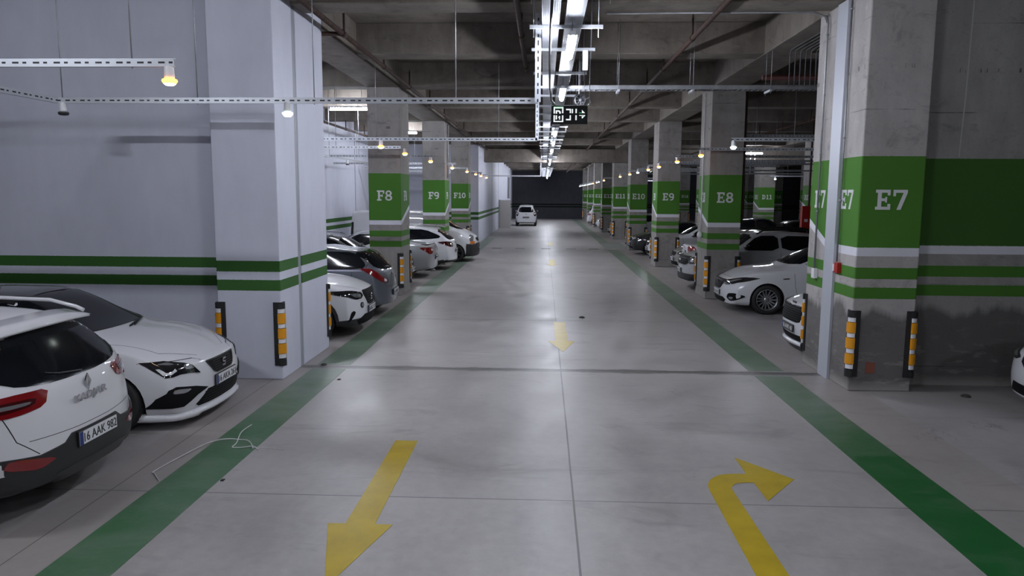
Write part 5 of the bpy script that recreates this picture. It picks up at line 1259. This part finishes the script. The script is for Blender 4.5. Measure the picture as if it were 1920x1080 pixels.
c.patch('windscreen',[(-.64,1.16),(.64,1.16),(.54,1.52),(-.54,1.52)],'front',glass,step=.07); side_glass(c,1.48,3.85,1.12,1.50,0,0,2.55,.50,.22)
rear_kit(c,[(-.2,1.1),(.2,1.1),(.2,.85),(-.2,.85)],[(.52,1.45),(.6,1.18)],mode='rc')
for sd in (1,-1): c.patch('sill_cladding',[(.5,.42),(.55,.27),(3.85,.27),(3.9,.42),(3.5,.38),(1.2,.38)],'side',clad,sd=sd,step=.1,rnd=0,off=.008)
rails(c,[(1.95,.60,1.56),(2.15,.60,1.66),(2.9,.60,1.69),(3.6,.58,1.67),(3.95,.57,1.60)],trim_m,.024); doors(c,1.25,2.55,3.5,1.06); c.mirrors(1.62,1.16,blackp); c.wheels('five'); nose_at(c,4.12,22.55,'-x')
# ---- white saloon tail out
sp=base_spec(4.45,1.75,1.46,'sedan',fov=.88,rov=1.0,hood=.98,cowl=1.32,roofx=2.12,belt=.95,nose=.70,decklid=.85,deckz=1.10)
c=Car('saloon_car',sp,PW,'white saloon with its red-lamped tail to the lane, between columns E8 and E9')
rear_kit(c,[(-.28,1.05),(.0,1.06),(.16,.98),(.14,.84),(-.2,.84)],[(.52,1.36),(.6,1.16)],mode='rc',plate=(.86,'34 LF 2'),em=(1.0,.05,'disc'),core=[(-.1,.90),(.10,.90),(.10,.86),(-.1,.86)])
side_glass(c,1.6,3.35,1.0,1.34,0,0,2.6,.52,.42); c.patch('windscreen',[(-.62,1.05),(.62,1.05),(.52,1.36),(-.52,1.36)],'front',glass,step=.08); doors(c,1.34,2.6,3.3,.95); c.mirrors(1.72,1.02,PW); c.wheels('five'); place(c,4.62+4.45*1.07/2,24.75,0)
# ---- beige silver hatchback, more generic ones behind
generic('hatchback','beige silver hatchback, nose out beside column E9',PBEIGE,4.20,1.70,1.46,'hatch',4.72,27.35,'nose','16 KP 238',hood=.97,nose=.72,belt=.93)
generic('saloon_car','white saloon with chrome grille, nose out just beyond column E9',PW,4.6,1.80,1.46,'sedan',4.50,32.7,'nose','16 SR 61',hood=.97,nose=.74,chr=1)  if 0 else None
c=generic('saloon_car','white saloon with bright lamps, nose out just beyond column E9',PW,4.6,1.80,1.46,'sedan',4.50,32.6,'nose','16 SR 61',hood=.97,nose=.74)
c.line('grille_frame',[(-.36,.72),(.36,.72),(.36,.64),(.26,.58),(-.26,.58),(-.36,.64)],'front',wd=.02,mat=chrome,off=.012,closed=True); c.line('bumper_trim',[(-.80,.24),(-.4,.22),(.4,.22),(.80,.24)],'front',wd=.02,mat=chrome,off=.008)
generic('saloon_car','charcoal saloon, nose out beside column E10',PDARK,4.6,1.82,1.46,'sedan',4.10,35.6,'nose','06 BD 77',hood=.99,nose=.76)
generic('estate_car','dark grey car deep in the bay right beside column E9',PGREY,4.4,1.78,1.50,'hatch',5.3,30.9-.0,'nose',None,hood=.98) if 0 else None
generic('hatchback','silver hatchback, nose out just beyond column E11',PSILV,4.1,1.72,1.48,'hatch',4.35,50.2,'nose','16 FA 83')
generic('hatchback','small white car, nose out just beyond column E12',PW,4.3,1.78,1.48,'hatch',4.25,61.3,'nose','16 GN 12')
generic('compact_van','tall white van seen from behind near the last columns on the right',PW,4.2,1.78,1.80,'hatch',4.1,71.5,'tail','16 HG 3',hood=1.08,nose=.86,belt=1.05,cowl=1.12)
c=generic('hatchback','white car at the right picture edge, only its bumper corner in view',PW,4.3,1.80,1.48,'hatch',6.04,9.12,'nose',None,hood=.98,nose=.74)
# second row of cars in the dim bays
generic('estate_car','dark car in the second row behind the beige silver hatchback',PGREY,4.5,1.8,1.50,'hatch',10.2,27.8,'tail',None)
generic('saloon_car','white saloon in the second row behind the pale crossover',PW,4.5,1.8,1.46,'sedan',10.0,24.0,'tail',None)
generic('crossover','black crossover in the second row behind column E9',PDARK,4.5,1.84,1.66,'hatch',10.0,33.2,'tail',None,hood=1.08,nose=.85,belt=1.04)
generic('hatchback','charcoal hatchback in the dim bays left of column D11',PDARK,4.2,1.75,1.50,'hatch',10.2,42.5,'tail',None)
